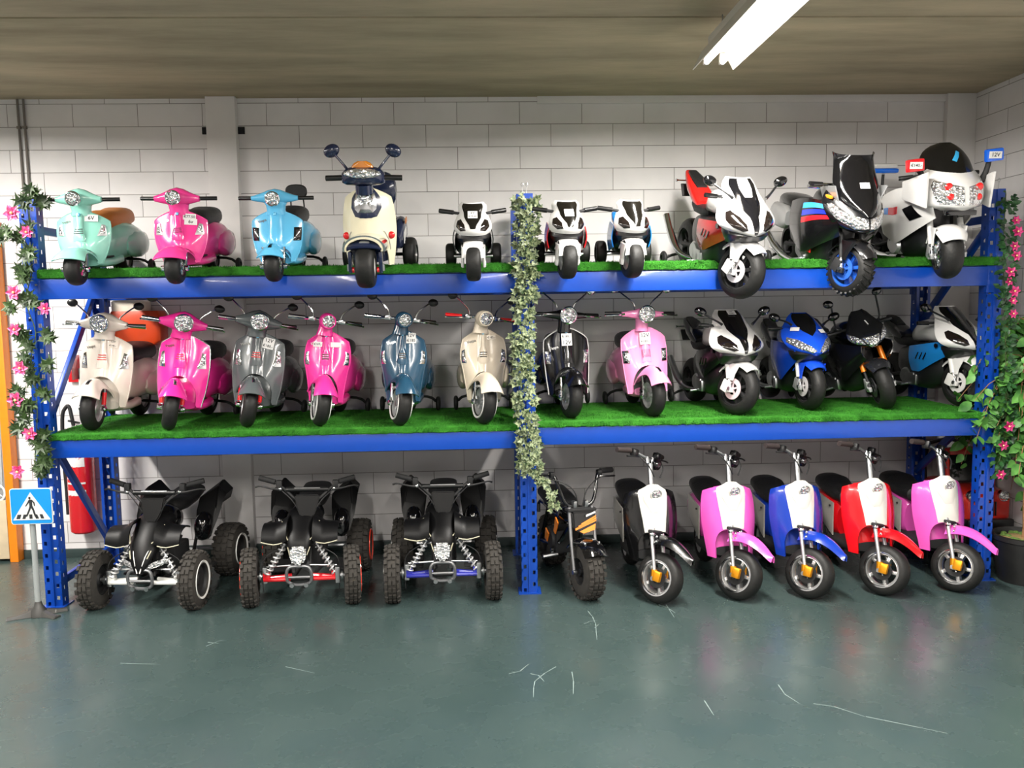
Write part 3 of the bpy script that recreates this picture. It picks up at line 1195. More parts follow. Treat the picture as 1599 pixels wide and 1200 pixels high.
    # spine, slits, badge, indicators
    if kind in 'AB':
        c = V.m()
        c.decal(SH, [(-.13, .98), (-.14, .6), (-.24, .3), (-.2, .2), (.2, .2), (.24, .3), (.14, .6), (.13, .98)], .8, 2.6, 5)
        c.build('horn_cover', P, root, ang=60)
        s_ = V.m()
        for k in range(3):
            v0 = .40 + k * .055
            wv = .15 - .012 * abs(k)
            s_.decal(lambda u, v: snorm(SH, u, v, 3.2), [(-wv, v0), (0, v0 - .012), (wv, v0), (wv, v0 + .018), (0, v0 + .008), (-wv, v0 + .018)], .5, .2, 2, 1.5)
        s_.build('grille_slot', accent if accent is not None else (mat('slot_shadow', '#3a3a3c', .6) if kind == 'A' else P), root)
    elif kind == 'P':
        V.m().decal(SH, [(-.27, .98), (-.27, .05), (.27, .05), (.27, .98)], .6, 2.0, 5).build('horn_cover', P, root, ang=60)
    elif kind == 'C':
        V.m().decal(SH, [(-.1, .98), (-.1, .6), (-.26, .28), (-.12, .2), (.12, .2), (.26, .28), (.1, .6), (.1, .98)], .8, 2.6, 5).build('horn_cover', P, root, ang=60)
        s_ = V.m()
        for k in range(3):
            v0 = .34 + k * .05
            s_.decal(lambda u, v: snorm(SH, u, v, 3.4), [(-.13, v0), (.13, v0), (.12, v0 + .022), (-.12, v0 + .022)], .4, .2, 2, 1.5)
        s_.build('grille_slot', mat('slot_shadow', '#4a443c', .6), root)
    else:
        V.m().decal(SH, [(-.17, .98), (-.2, .1), (.2, .1), (.17, .98)], .8, 2.8, 5).build('horn_cover', P, root, ang=60)
        if not dark:
            s_ = V.m()
            for k in range(6):
                u0 = -.14 + k * .052
                s_.decal(lambda u, v: snorm(SH, u, v, 3.0), [(u0, .22), (u0 + .028, .22), (u0 + .028, .42), (u0, .42)], .5, .1, 2, 1.5)
            s_.build('grille_slot', mat('slot_rose', '#9c5570', .6), root)
    V.m().decal(SH, [(-.05, .88), (.05, .88), (.06, .96), (-.04, .96)], 4.2, .3, 2, 2).build('shield_badge', mat('badge_blue', '#6fb6dc', .25, .4), root)
    imat = ind or (CHROME if kind != 'P' else GLOSSB)
    for s in (-1, 1):
        if kind in 'AB':
            o_ = [(s * .60, .54), (s * .90, .54), (s * .86, .74), (s * .74, .76)]
        elif kind == 'P':
            o_ = [(s * .70, .42), (s * .97, .42), (s * .97, .68), (s * .70, .68)]
        elif kind == 'C':
            o_ = [(s * .74, .53), (s * .96, .53), (s * .94, .70), (s * .82, .72)]
        else:
            o_ = [(s * .72, .47), (s * .98, .47), (s * .98, .66), (s * .72, .66)]
        b_ = V.m().decal(SHZ, o_, 1.0, .8, 3).build('indicator', imat, root)
        cu = sum(p[0] for p in o_) / 4
        cv = sum(p[1] for p in o_) / 4
        V.m().decal(SHZ, [(cu + (a - cu) * .6, cv + (b - cv) * .6) for a, b in o_], 1.9, .6, 2).build('lens', LENS if kind != 'P' else mat('smoked_lens', '#3a3434', .15, 0, .5), b_)
    if script:
        text('Vespa', frame_on(SH, -.56, .80 if kind != 'D' else .62, .8) @ Matrix.Rotation(.25, 4, 'Z'), 8, CHROME if kind in 'ABCP' else WHITEP, root, 'script_emblem', 16, V.B)
    for (u, v, w, h, lines, *r_) in tags:
        sticker(V, SH, u, v, w, h, lines, False, 1.6 if abs(u) > .2 else 4.8, rot=r_[0] if r_ else 0, m=r_[1] if len(r_) > 1 else None)
    return V.root


# ------------------------------------------------------------------ top row, classic scooters hanging over the edge
SH_Z = 1.9
MZ = 1.0


def mk_top(x, y, dz, drop, L=183 * .0036):
    """front wheel contact point and nose-down pitch for a toy whose rear wheel stands on the top deck"""
    return (x, y, SH_Z - drop), math.asin(drop / L)


TL, TP = mk_top(-2.4, -.12, 0, .095)
BROWN = mat('tan_vinyl', '#b8702c', .45, 0, 0, .08, .1, 60)
vespa(TL, 'mint green ride-on scooter with tan seat, first toy on the top deck', '#8fd0c0', 'A', rx=TP, steer=.02, K=.0033, mirrors=False, seat=BROWN, tags=[(.42, .86, 21, 11, [('6V', .8)], -.05)], ind=SILVER)
TL, TP = mk_top(-1.88, -.12, 0, .095)
vespa(TL, 'hot pink ride-on scooter with black seat beside the mint green one on the top deck', '#ee3f94', 'A', rx=TP, steer=.02, K=.0033, mirrors=False, tags=[(.44, .87, 20, 10, [('€77.50', .7)], -.08), (.46, .74, 20, 10, [('6v', .8)], -.08)], ind=SILVER)
TL, TP = mk_top(-1.36, -.12, 0, .09)
vespa(TL, 'sky blue ride-on scooter with black backrest on the top deck', '#62bdea', 'P', rx=TP, steer=.0, K=.0033, mirrors=False)
# ------------------------------------------------------------------ middle row, classic scooters
T12 = [('12V', .9), ('€180,-', .8)]
vespa((-2.47, .10, .993), 'cream ride-on scooter with red grille slots, leftmost on the middle deck', '#e2d8cc', 'B', ry=.05, steer=.08, accent=REDP, grip=CHROME, tags=[(.36, .83, 16, 13, [('12V', .7), ('€140,-', .6)], -.1, paint('#e2d8cc'))])
vespa((-2.02, .05, .993), 'magenta ride-on scooter with black seat, between the cream and grey scooters', '#ee2f98', 'B', ry=.09, steer=.36, accent=REDP, grip=CHROME, trim=CHROME)
vespa((-1.598, .10, .993), 'slate grey ride-on scooter with red fork sleeves and red badge on the middle deck', '#565c5e', 'B', ry=.08, steer=.34, accent=REDP, grip=CHROME, tags=[(.42, .80, 18, 18, T12, -.2)])
vespa((-1.181, .08, .993), 'pink ride-on scooter with whitewall tyre and two small labels, beside the grey one', '#e83795', 'C', ry=.05, steer=.36, grip=CHROME, ww=WHITEP, tags=[(-.42, .74, 15, 8, [('€169,-', .7)]), (.42, .74, 17, 8, [])])
vespa((-.72, .04, .993), 'navy blue ride-on scooter with whitewall tyre on the middle deck', '#23475f', 'C', ry=.02, steer=.36, grip=CHROME, ww=WHITEP, tags=[(.42, .86, 16, 17, [('12V', .9), ('€185', .8)])])
vespa((-.243, .03, .993), 'beige ride-on scooter with whitewall tyre, left of the ivy covered upright', '#d5c8b4', 'C', ry=.0, steer=.36, grip=REDP, ww=WHITEP, tags=[(.42, .84, 15, 7, [('€185,-', .75)], 0, paint('#d5c8b4'))])
vespa((.263, .08, 1.008), 'black ride-on scooter with white shield edge, right of the ivy covered upright', '#0c0c0d', 'D', ry=-.03, steer=.25, trim=WHITEP, dark=True, tags=[(0, .70, 17, 20, [('€185,-', .8), ('12V', .9)])])
vespa((.742, .08, 1.008), 'pale pink ride-on scooter with chrome indicators on the middle deck', '#ef8fc0', 'D', ry=-.06, steer=.25, tags=[(.0, .70, 17, 20, [('12V', .9), ('€180,-', .8)])])


# ------------------------------------------------------------------ ride-on motorbikes
def horn(P, z, w, yf, d, p=2.0):
    return P


def sportbike(loc, label, nose='race', shell_c='#ecebe9', side_c=None, tail_c=None, rz=0, rx=0, ry=0, steer=0, K=.0036, tags=(), group='ride-on motorbikes', tyre=0, fork_c=None, fender_c=None, disc_c='#c9c4c6', body_c='#141416', R=42, RB=None):
    V = Veh('toy_motorbike', label, 'toy motorbike', loc, rz, rx, ry, K, steer, group, axle=(0, 0, R), rake=.38, ys=1.2)
    root = V.root
    SHELL, SIDE, TAIL = paint(shell_c), paint(side_c or body_c), paint(tail_c or side_c or body_c)
    BODY = mat('dark_bodywork', body_c, .38, 0, .2, .08)
    FK = fork_c or WHITEP
    FE = paint(fender_c or shell_c)
    # --- nose fairing tables: z, half width, front y, depth
    NT = {'race': [(99, 12, -20, 20), (103, 30, -25, 32), (111, 44, -25, 38), (120, 47, -20, 40), (131, 43, -10, 38), (143, 36, 2, 34), (155, 30, 14, 28), (167, 26, 27, 22), (175, 20, 36, 14)],
          'sport': [(98, 8, -24, 20), (103, 26, -30, 36), (112, 38, -26, 44), (124, 43, -14, 44), (136, 41, 0, 40), (148, 35, 12, 34), (158, 28, 22, 26), (166, 22, 32, 18), (172, 14, 40, 12)],
          'naked': [(112, 8, -16, 16), (117, 20, -22, 24), (127, 30, -20, 28), (138, 32, -12, 28), (148, 28, 0, 26), (158, 21, 12, 20), (168, 15, 22, 14), (174, 9, 28, 9)],
          'touring': [(98, 14, -20, 26), (104, 30, -30, 38), (114, 40, -30, 44), (128, 46, -22, 46), (142, 46, -12, 44), (154, 40, -2, 36), (162, 34, 4, 28), (166, 28, 8, 20)],
          'police': [(104, 20, -24, 26), (110, 40, -30, 36), (122, 48, -30, 42), (138, 50, -26, 42), (150, 48, -18, 38), (160, 42, -8, 30), (166, 34, -2, 22)]}[nose]
    za, zb = NT[0][0], NT[-1][0]
    pw = {'race': 1.75, 'sport': 1.6, 'naked': 1.9, 'touring': 2.0, 'police': 2.6}[nose]

    def N(u, v):
        z = za + (zb - za) * v
        w, yf, d = interp(NT, z)
        d *= .72 if nose in ('race', 'sport') else .85
        a = max(-1.2, min(1.2, u)) * PI / 2
        sx = math.copysign(abs(sin(a)) ** (2 / pw), sin(a)) if abs(u) > 1e-9 else 0.0
        x = w * (u * .55 + sx * .45) * 1.0
        return Vector((x, yf + d * (1 - cos(a)) ** .9 if abs(u) > 1e-6 else yf, z))
    stN = nose in ('naked',)
    V.m(stN).shell(N, 36, 26, 2).build('nose_fairing', SHELL if nose != 'naked' else paint('#1b1c1f'), root, ang=55)
    z2v = lambda z: (z - za) / (zb - za)

    def dec(name, o, m, off=.6, bulge=.5, par=None, sub=4, st=None):
        return V.m(stN if st is None else st).decal(N, [(u, z2v(z)) for u, z in o], off, bulge, sub, 2).build(name, m, par or root, ang=60)
    SMOKE = mat('smoked_screen', '#0d0d10', .08, 0, .9, .02)
    EYE = mat('dark_lamp_lens', '#1a1412', .08, 0, .9, .05)
    if nose == 'race':
        dec('windscreen', [(-.7, 173), (-.66, 164), (-.5, 152), (-.42, 142), (-.13, 126), (-.06, 103), (.06, 103), (.13, 126), (.42, 142), (.5, 152), (.66, 164), (.7, 173)], SMOKE, .7, 1.2)
        dec('centre_rib', [(-.3, 173), (-.28, 160), (-.16, 150), (.16, 150), (.28, 160), (.3, 173)], SHELL, 1.9, .6) if side_c == '#c8141a' else None
        for s in (-1, 1):
            dec('headlight', [(s * .24, 109), (s * .40, 107), (s * .60, 112), (s * .72, 120), (s * .72, 130), (s * .60, 133), (s * .38, 126), (s * .24, 117)], EYE, .5, 1.0)
    elif nose == 'sport':
        dec('windscreen', [(-.8, 170), (-.62, 158), (-.28, 140), (0, 131), (.28, 140), (.62, 158), (.8, 170)], SMOKE, .6, 1.2)
        for s in (-1, 1):
            dec('headlight', [(s * .08, 106), (s * .3, 103), (s * .62, 109), (s * .9, 121), (s * .8, 129), (s * .5, 125), (s * .2, 113)], LENS, .6, 1.2)
    elif nose == 'naked':
        for s in (-1, 1):
            dec('headlight', [(s * .42, 121), (s * .8, 122), (s * 1.0, 132), (s * .95, 141), (s * .6, 136), (s * .42, 128)], LENS, .6, 1.5)
        dec('lower_lamp', [(-.28, 114), (.28, 114), (.36, 132), (-.36, 132)], LENS, .6, 1.2)
        text('1', frame_on(N, .1, z2v(152), 1.5), 16, PAPER, root, 'race_number', None, V.S)
    elif nose == 'touring':
        for s in (-1, 1):
            dec('headlight', [(s * .03, 108), (s * .45, 106), (s * .8, 118), (s * .88, 136), (s * .75, 138), (s * .45, 126), (s * .03, 121)], LENS, .6, 1.5)
        WT = [(124, 8, -27, 10), (132, 22, -23, 18), (146, 33, -14, 24), (164, 35, -2, 24), (184, 32, 10, 22), (200, 31, 18, 20), (206, 33, 20, 20)]

        def WS(u, v):
            z = 124 + 82 * v
            w, yf, d = interp(WT, z)
            a = u * PI / 2
            notch = 2.5 * abs(u) ** 4 * max(0, (v - .6) / .4)
            return Vector((w * sin(a * .95), yf + d * (1 - cos(a)), z + notch))
        ws = V.m().shell(WS, 24, 16, 1.4).build('windscreen', SMOKE, root)
        sticker(V, WS, .02, .5, 15, 9, [], parent=None, off=.6)
    else:
        for s in (-1, 1):
            q = dec('headlight', [(s * .04, 112), (s * .62, 114), (s * .7, 140), (s * .62, 148), (s * .04, 138)], LENS, .8, 1.0)
            qq = V.m()
            for (uu, zz, rr) in ((.33, 138, 6), (.3, 124, 5)):
                qq.ball(snorm(N, s * uu, z2v(zz), 1.5), (rr, 1.8, rr), 12, 8)
            qq.build('red_bulb', mat('red_lamp_lens', '#e02020', .15, 0, .8), q)
        WT = [(140, 22, -22, 20), (150, 34, -15, 28), (166, 38, -4, 32), (182, 36, 8, 30), (194, 28, 18, 24), (202, 16, 26, 14), (204, 8, 28, 8)]

        def WS(u, v):
            z = 140 + 64 * v
            w, yf, d = interp(WT, z)
            a = u * PI / 2
            return Vector((w * sin(a), yf + d * (1 - cos(a)), z - 8 * abs(u) ** 2 * (1 - v)))
        V.m().shell(WS, 24, 16, 1.4).build('windscreen', mat('black_bubble_screen', '#0b0b0c', .25, 0, .4, .03), root)
        V.m().decal(WS, [(-.1, .58), (.12, .80), (.2, .76), (.0, .54)], .5, .2, 2, 1).build('police_sticker', mat('cyan_sticker', '#35a8e0', .4), root)
        for s in (-1, 1):
            sur = V.m()
            sur.shell(lambda u, v: Vector((s * (48 + 6 * u + 2 * v), -14 + 52 * u, 108 + 12 * u + (52 - 26 * u) * v)), 6, 8, 3, (0, 1), (0, 1))
            sur.build('lamp_surround', SHELL, root)
        V.m().box((0, -18, 101), (44, 12, 8), bev=2).build('chin_grille', GLOSSB, root)
    # chin
    if nose in ('race', 'sport'):
        V.m().loft([[(a * w_, y_ + b * d_, z_) for a, b in (sup(2 * PI * j / 22, 2.2) for j in range(22))] for z_, w_, d_, y_ in ((84, 24, 16, 14), (92, 30, 24, 8), (100, 34, 30, 8), (106, 34, 28, 12))]).build('chin_intake', BODY, root)
    # --- main body: lower cowl, tank, seat, tail
    big = nose in ('touring', 'police')
    bw = 1.25 if big else 1.0
    lo = V.m()
    lo.loft([ringxz(y_, 0, zc, hw * bw, hh, 24, 2.8) for y_, zc, hw, hh in ((30, 80, 14, 30), (40, 74, 24, 40), (62, 68, 28, 44), (90, 66, 28, 42), (115, 68, 24, 36), (135, 74, 18, 24))])
    lo.build('lower_cowl', BODY, root)
    for s in (-1, 1):
        def SP(u, v, s=s):
            # u along y, v up
            yy = -4 + (118 if big else 92) * u
            ztop = (132 + 10 * sin(PI * min(1, max(0, u))) - 10 * u) if big else 116 + 6 * u
            zbt = 92 - 46 * min(1, u * 1.6) + 34 * max(0, u - .55)
            if nose == 'race':
                ztop = 116 - 14 * u
                zbt = 96 - 40 * min(1, u * 1.3)
            z = zbt + (ztop - zbt) * v
            return Vector((s * (29 + 7 * sin(PI * min(1, max(0, u)) * .8) * bw + 4 * sin(PI * v) - 6 * (1 - v) + (11 * min(1, .4 + u) if big else 0)), yy, z))
        Sf = SP if s < 0 else SP
        V.m().shell(Sf, 14, 10, 2 * (1 if s > 0 else -1), (0, 1), (0, 1)).build('side_fairing', SIDE, root, ang=55)
        if nose == 'race':
            g = V.m()
            for k in range(3):
                g.box((s * 37.5, 46 + k * 9, 86), (1.2, 2.2, 14), Matrix.Rotation(.5, 3, 'X'), .4)
            g.build('side_vent', GLOSSB, root)
            V.m().lathe([(0, -.6), (4, -.6), (4, .6), (0, .6)], (s * 37.5, 20, 106), 'x', 16).build('round_badge', GLOSSB, root)
        if nose == 'touring':
            for k, cc in enumerate(('#35a7e0', '#2334c8', '#e2202c')):
                def ST(u, v, k=k):
                    p = SP(.12 + .5 * u, .86 - .13 * k - .05 * u + .10 * v)
                    return p + Vector((s * .8, 0, 0))
                V.m().shell(ST, 8, 2, .8 * s, (0, 1), (0, 1)).build('colour_stripe', paint(cc), root)
        if nose == 'police':
            for k, cc in enumerate(('#c8323c', '#2f7fd0')):
                def ST(u, v, k=k):
                    p = SP(.55 + .2 * u + .2 * k, .52 + .14 * v)
                    return p + Vector((s * .8, 0, 0))
                V.m().shell(ST, 5, 2, .8 * s, (0, 1), (0, 1)).build('colour_stripe', paint(cc), root)
            V.m().lathe([(0, -5), (12, -5), (14, 0), (10, 4), (0, 6)], (s * 36, 78, 44), 'x', 20).build('engine_cover', SILVER, root)
            V.m().decal(lambda u, v: SP(.15 + .3 * u, .25 + .4 * v) + Vector((s * .5, 0, 0)), [(0, 0), (.6, .05), (1, .8), (.5, .9)], s * .8, 0, 3, .3).build('side_vent', GLOSSB, root)
    tk = V.m()
    tk.loft([ringxz(y_, 0, zc, hw * (1.15 if big else 1), hh, 24, 2.4) for y_, zc, hw, hh in ((26, 124, 14, 14), (40, 128, 22, 20), (62, 132, 25, 22), (85, 130, 23, 20), (102, 122, 17, 14), (108, 118, 10, 9))])
    tk.build('fuel_tank', SHELL if nose in ('race',) else (paint('#101113') if nose != 'sport' else SHELL), root)
    if nose == 'touring':
        for s in (-1, 1):
            fl = V.m()
            fl.shell(lambda u, v: Vector((s * (30 + 10 * v), 4 + 40 * u, 138 + 26 * v - 6 * u)), 8, 6, 2, (0, 1), (0, 1))
            fl.build('silver_cowl', SILVER, root)
        V.m().box((-40, 18, 146), (5, 16, 5), bev=2).build('indicator', ORANGEP, root)
    se = V.m()
    se.loft([ringxz(y_, 0, zc, hw, hh, 20, 2.8) for y_, zc, hw, hh in ((98, 110, 13, 8), (112, 107, 18, 8), (135, 108, 20, 8), (150, 114, 17, 7))])
    se.build('seat', LEATHER, root)
    ta = V.m()
    if nose in ('race', 'sport', 'naked'):
        ta.loft([ringxz(y_, 0, zc, hw, hh, 20, 2.8) for y_, zc, hw, hh in ((132, 112, 16, 10), (150, 124, 18, 14), (172, 136, 17, 13), (194, 148, 12, 9), (206, 154, 7, 5))])
        tl = ta.build('tail_section', TAIL, root)
        V.m().loft([ringxz(y_, 0, zc, hw, hh, 18, 3) for y_, zc, hw, hh in ((152, 138, 9, 4), (170, 150, 11, 4), (192, 158, 8, 3))]).build('pillion_pad', LEATHER, tl)
        V.m().box((0, 200, 126), (26, 3, 22), Matrix.Rotation(-.5, 3, 'X'), 1).build('number_plate_holder', MATTEB, root)
        for s in (-1, 1):
            V.m().tube([(s * 6, 200, 142), (s * 20, 202, 142), (s * 24, 202, 142)], [1.2, 1.2, 3.2], 8, 1).build('rear_indicator', CHROME, root)
        V.m().tube([(-24, 110, 30), (-32, 140, 32), (-36, 165, 48), (-38, 196, 84)], [3, 4, 6.5, 6], 12, 4).build('exhaust', CHROME if nose == 'race' and side_c == '#c8141a' else STEEL, root)
    else:
        ta.loft([ringxz(y_, 0, zc, hw, hh, 20, 2.8) for y_, zc, hw, hh in ((128, 96, 22, 18), (150, 98, 28, 20), (178, 102, 27, 20), (206, 106, 20, 14))])
        ta.build('tail_section', SHELL, root)
        V.m().tube([(-30, 80, 26), (-38, 120, 26), (-40, 160, 34), (-40, 196, 50)], [4, 5, 7, 7], 12, 4).build('exhaust', CHROME, root)
        for s in (-1, 1):
            V.m().loft([ringxz(y_, s * 34, 88, hw, hh, 16, 2.8) for y_, hw, hh in ((140, 6, 12), (150, 10, 20), (185, 10, 20), (196, 6, 12))]).build('pannier', SHELL if nose == 'police' else SILVER, root)
        if nose == 'police':
            b_ = V.m().tube([(0, 196, 112), (0, 200, 140), (0, 200, 158)], 2.5, 8, 2).build('beacon_pole', MATTEB, root)
            V.m().box((0, 200, 164), (46, 20, 9), bev=4).build('beacon_base', mat('blue_lens', '#1d6ad8', .15, 0, .8), b_)
            V.m().box((0, 200, 172), (42, 17, 9), bev=4).build('beacon_cap', WHITEP, b_)
    eg = V.m()
    eg.box((0, 92, 42), (60, 22, 22), bev=3)
    for s in (-1, 1):
        eg.lathe([(0, 0), (12, 0), (15, -s * 3), (15, -s * 14), (0, -s * 14)], (s * 29, 104, 46), 'x', 20)
        eg.box((s * 26, 84, 40), (8, 18, 20), bev=3)
        eg.tube([(s * 20, 96, 32), (s * 40, 98, 30)], 2, 6, 1)
    eg.build('engine', SILVER if nose in ('race', 'police') and body_c != '#141417' else STEEL, root)
    sw = V.m()
    for s in (-1, 1):
        sw.tube([(s * 17, 112, 50), (s * 18, 160, R), (s * 18, 168, R)], [4, 3.5, 3.5], 8, 1)
    sw.build('swingarm', MATTEB, root)
    yr = 168
    st = V.m()
    st.tube([(-42, yr + 4, 14), (-24, yr, 22), (24, yr, 22), (42, yr + 4, 14)], 2.4, 6, 3)
    sb = st.build('stabiliser_bar', MATTEB, root)
    for s in (-1, 1):
        wheel(V, 13, 8, (s * 46, yr + 4, 13), False, 'stabiliser_wheel', MATTEB, MATTEB, 'disc', .5, None, n=20, parent=sb)
    tw = 26 if nose != 'police' else 32
    RS = MATTEB if nose not in ('police', 'touring') else (CHROME if nose == 'police' else paint('#1f4fa8'))
    wheel(V, R, tw + 4, (0, yr, R), False, 'rear_wheel', TYRE, MATTEB, 'spoke', .6, None, n=32)
    ft = wheel(V, R, tw, (0, 0, R), True, 'front_wheel', TYRE, RS, 'spoke', .68 if nose != 'police' else .62, None, n=44, tread=tyre, spokes=7 if nose != 'sport' else 5, roundness=2.0)
    if nose in ('race', 'naked', 'sport', 'touring'):
        DM = mat('disc_finish', disc_c, .35, .2, .2)
        for s in (-1, 1):
            brake_disc(V, R * .42, (s * (tw / 2 + 1), 0, R), True, DM, ft)
    for s in (-1, 1):
        f = V.m(True)
        x = s * (tw / 2 + 6)
        top = (x * .92, 26, 106)
        f.tube([(x, 0, R), (x, 5, R + 14)], [3, 3], 10, 1)
        f.tube([(x, 4, R + 12), (x * .98, 14, R + 36), top], [2.4, 2.4, 2.6], 10, 1)
        fk = f.build('fork_leg', CHROME if nose != 'naked' else MATTEB, root)
        cv = V.m(True)
        cv.tube([(x, 6, R + 16), (x * .98, 18, R + 52)] if nose != 'naked' else [(x, 10, R + 28), (x * .95, 24, R + 62)], 4.6 if nose != 'touring' else 3, 12, 1)
        cv.build('fork_cover', FK if nose != 'naked' else mat('orange_fork', '#ef7d10', .3, .3, .4), fk)
        cl = V.m(True)
        cl.box((x + s * 1, 10, R + 4), (6, 15, 20), Matrix.Rotation(.35, 3, 'X'), 1.6)
        cl.box((x + s * 1, -1, R - 2), (5, 10, 8), bev=1.2)
        cl.build('brake_caliper', WHITEP if nose == 'race' else (SILVER if nose != 'touring' else MATTEB), fk)
        cx = V.m(True)
        cx.lathe([(0, -2), (3, -2), (3, 2), (0, 2)], (x + s * 3, 0, R), 'x', 12)
        cx.build('axle_nut', STEEL, fk)
    RF = R + 7

    def FD(u, v):
        ph = .85 + 1.6 * v if nose not in ('police', 'touring') else .6 + 2.1 * v
        au = abs(u)
        r = RF - 9 * au ** 2.5
        wv = (tw / 2 + 6) * (1 - .25 * (1 - min(1, v * 3)) ** 2)
        return Vector((u * wv, -r * cos(ph), R + r * sin(ph)))
    V.m(True).shell(FD, 16, 18, 1.8).build('front_mudguard', FE, root, ang=50)
    if nose not in ('naked',):
        for s in (-1, 1):
            mgs = V.m(True)
            mgs.loft([[(s * (tw / 2 + 6) + a * 1.4, yy + b * dd, zz) for a, b in (sup(2 * PI * j / 12, 3) for j in range(12))] for zz, yy, dd in ((R + 14, 0, 4), (R + 24, 0, 6), (R + 36, 0, 12), (R + 42, 4, 20))])
            mgs.build('mudguard_side', FE, root)
    # handlebars, mirrors
    hb = V.m(True)
    hz = 142 if not big else 156
    hy = 44
    span = 40 if nose != 'touring' else 50
    hb.tube([(-span, hy + 8, hz), (-20, hy, hz + 2), (20, hy, hz + 2), (span, hy + 8, hz)], 2.2, 8, 3)
    hb.box((0, hy - 4, hz - 4), (34, 14, 6), bev=2)
    hb.tube([(0, hy - 6, hz - 6), (0, 24, 104)], 5, 10, 1)
    hbo = hb.build('handlebar', MATTEB if nose != 'touring' else CHROME, root)
    for s in (-1, 1):
        V.m(True).tube([(s * (span - 2), hy + 7, hz), (s * (span + 18), hy + 12, hz - 1)], 3.6, 10, 1).build('grip', BLACKP, root)
        V.m(True).tube([(s * (span - 8), hy + 0, hz), (s * (span + 4), hy - 1, hz), (s * (span + 16), hy + 4, hz - 2)], 1.3, 6, 2).build('brake_lever', MATTEB, root)
    MS = {'race': (26, 6, 150, 52, 22, 172), 'sport': (28, 14, 150, 50, 26, 164), 'naked': (30, 44, 146, 38, 40, 196), 'touring': None, 'police': None}[nose]
    if MS:
        x0, y0_, zz0, x1, y1_, zz1 = MS
        for s in (-1, 1):
            k = V.m(stN).tube([(s * x0, y0_, zz0), (s * (x0 + 8), y0_ + 3, zz0 + 6), (s * x1, y1_, zz1 - 3)], [2.6, 1.6, 1.6], 8, 3).build('mirror_stalk', BLACKP, root)
            rr = Matrix.Rotation(-s * .35, 3, 'Y')
            V.m(stN).ball((s * (x1 + 4), y1_ + 1, zz1), (11, 5, 7.5) if nose != 'naked' else (9, 4, 7), 18, 12, rr).build('mirror_head', GLOSSB, k)
            V.m(stN).add([Vector((s * (x1 + 4), y1_ + 5.4, zz1)) + rr @ Vector((8 * cos(2 * PI * j / 16), 0, 5.4 * sin(2 * PI * j / 16))) for j in range(16)], [tuple(range(16))]).build('mirror_glass', MIRROR, k)
    if nose == 'police':
        for s, cc, tx in ((-1, '#d01c24', '€140,-'), (1, '#1c62d8', '12V')):
            px, pz = s * 52, 180
            if s < 0:
                px, pz = -60, 166
            k = V.m().tube([(s * 44, 8, 146), (s * 50, 8, 160), (px, 6, pz)], [5, 4, 3.5], 10, 3).build('flasher_stalk', MATTEB, root)
            V.m().box((px + s * 3, 2, pz + 4), (27, 7, 19), Matrix.Rotation(-.12, 3, 'Y'), 3).build('flasher', mat('flasher_lens', cc, .2, 0, .7), k)
            Fl = lambda u, v: Vector((px + s * 3 + u * 13, -1.6, pz + 4 + v * 9 + u * 1.5))
            sticker(V, Fl, 0, 0, 19, 10, [(tx, .8)], off=.3)
    if nose == 'touring':
        V.m().tube([(-50, 30, 158), (-68, 30, 160)], 3, 10, 1).build('lever_guard', CHROME, root)
        V.m().box((-38, 60, 58), (2, 16, 12), bev=2).build('red_reflector', REDP, root)
    for (u, z, w, h, lines) in tags:
        sticker(V, N, u, z2v(z), w, h, lines, False, 2.4)
    return V.root


def drop(z):
    return math.asin(z / (168 * .0036))


sportbike((1.16, -.13, 1.9 - .215), 'red and white race style ride-on motorbike with two labels on the screen, top deck', 'race', '#dad9d7', '#c8141a', '#d8201c', rz=.14, rx=drop(.215) * .8, steer=.43, tags=[(0, 168, 13, 8, []), (0, 159, 13, 8, [])])
sportbike((1.77, -.13, 1.9 - .205), 'black touring ride-on motorbike with tall dark screen and colour stripes, top deck', 'touring', '#0e0e10', '#0e0e10', '#0e0e10', rz=.05, rx=drop(.205) * .8, steer=.34, tyre=2, fork_c=MATTEB, fender_c='#141416', disc_c='#2b5cb8', R=40)
sportbike((2.325, -.13, 1.9 - .125), 'white police style ride-on motorbike with red and blue flashers, end of the top deck', 'police', '#d8d7d5', '#d8d7d5', '#d8d7d5', rz=-.02, rx=drop(.11) * .8, steer=-.2, R=38)
sportbike((1.237, .08, 1.008), 'black and white race style ride-on motorbike right of the pale pink scooter', 'race', '#d8d7d5', '#131315', '#131315', rz=.1, steer=.43, K=.0035, disc_c='#e0c8cc', body_c='#141417', tags=[(0, 168, 14, 11, [('12V', .6), ('€180,-', .6)])])
sportbike((1.718, .22, 1.008), 'blue sport ride-on motorbike with clear headlights on the middle deck', 'sport', '#1647c0', '#1140b0', '#10131c', rz=.0, steer=.12, K=.0034, fender_c='#1647d0', tags=[(-.5, 142, 15, 8, []), (.52, 138, 15, 8, [])])
sportbike((2.17, .2, 1.008), 'black naked ride-on motorbike with orange fork covers on the middle deck', 'naked', '#17181b', '#121214', '#16262e', rz=.1, steer=-.28, K=.0035, ry=-.18, fender_c='#222326', disc_c='#2a2a2c')
sportbike((2.663, .22, 1.008), 'blue and white race style ride-on motorbike, last toy on the middle deck', 'race', '#d8d7d5', '#1c7cc8', '#141416', rz=.1, steer=.2, K=.0035, disc_c='#d8d6d4', body_c='#141417')


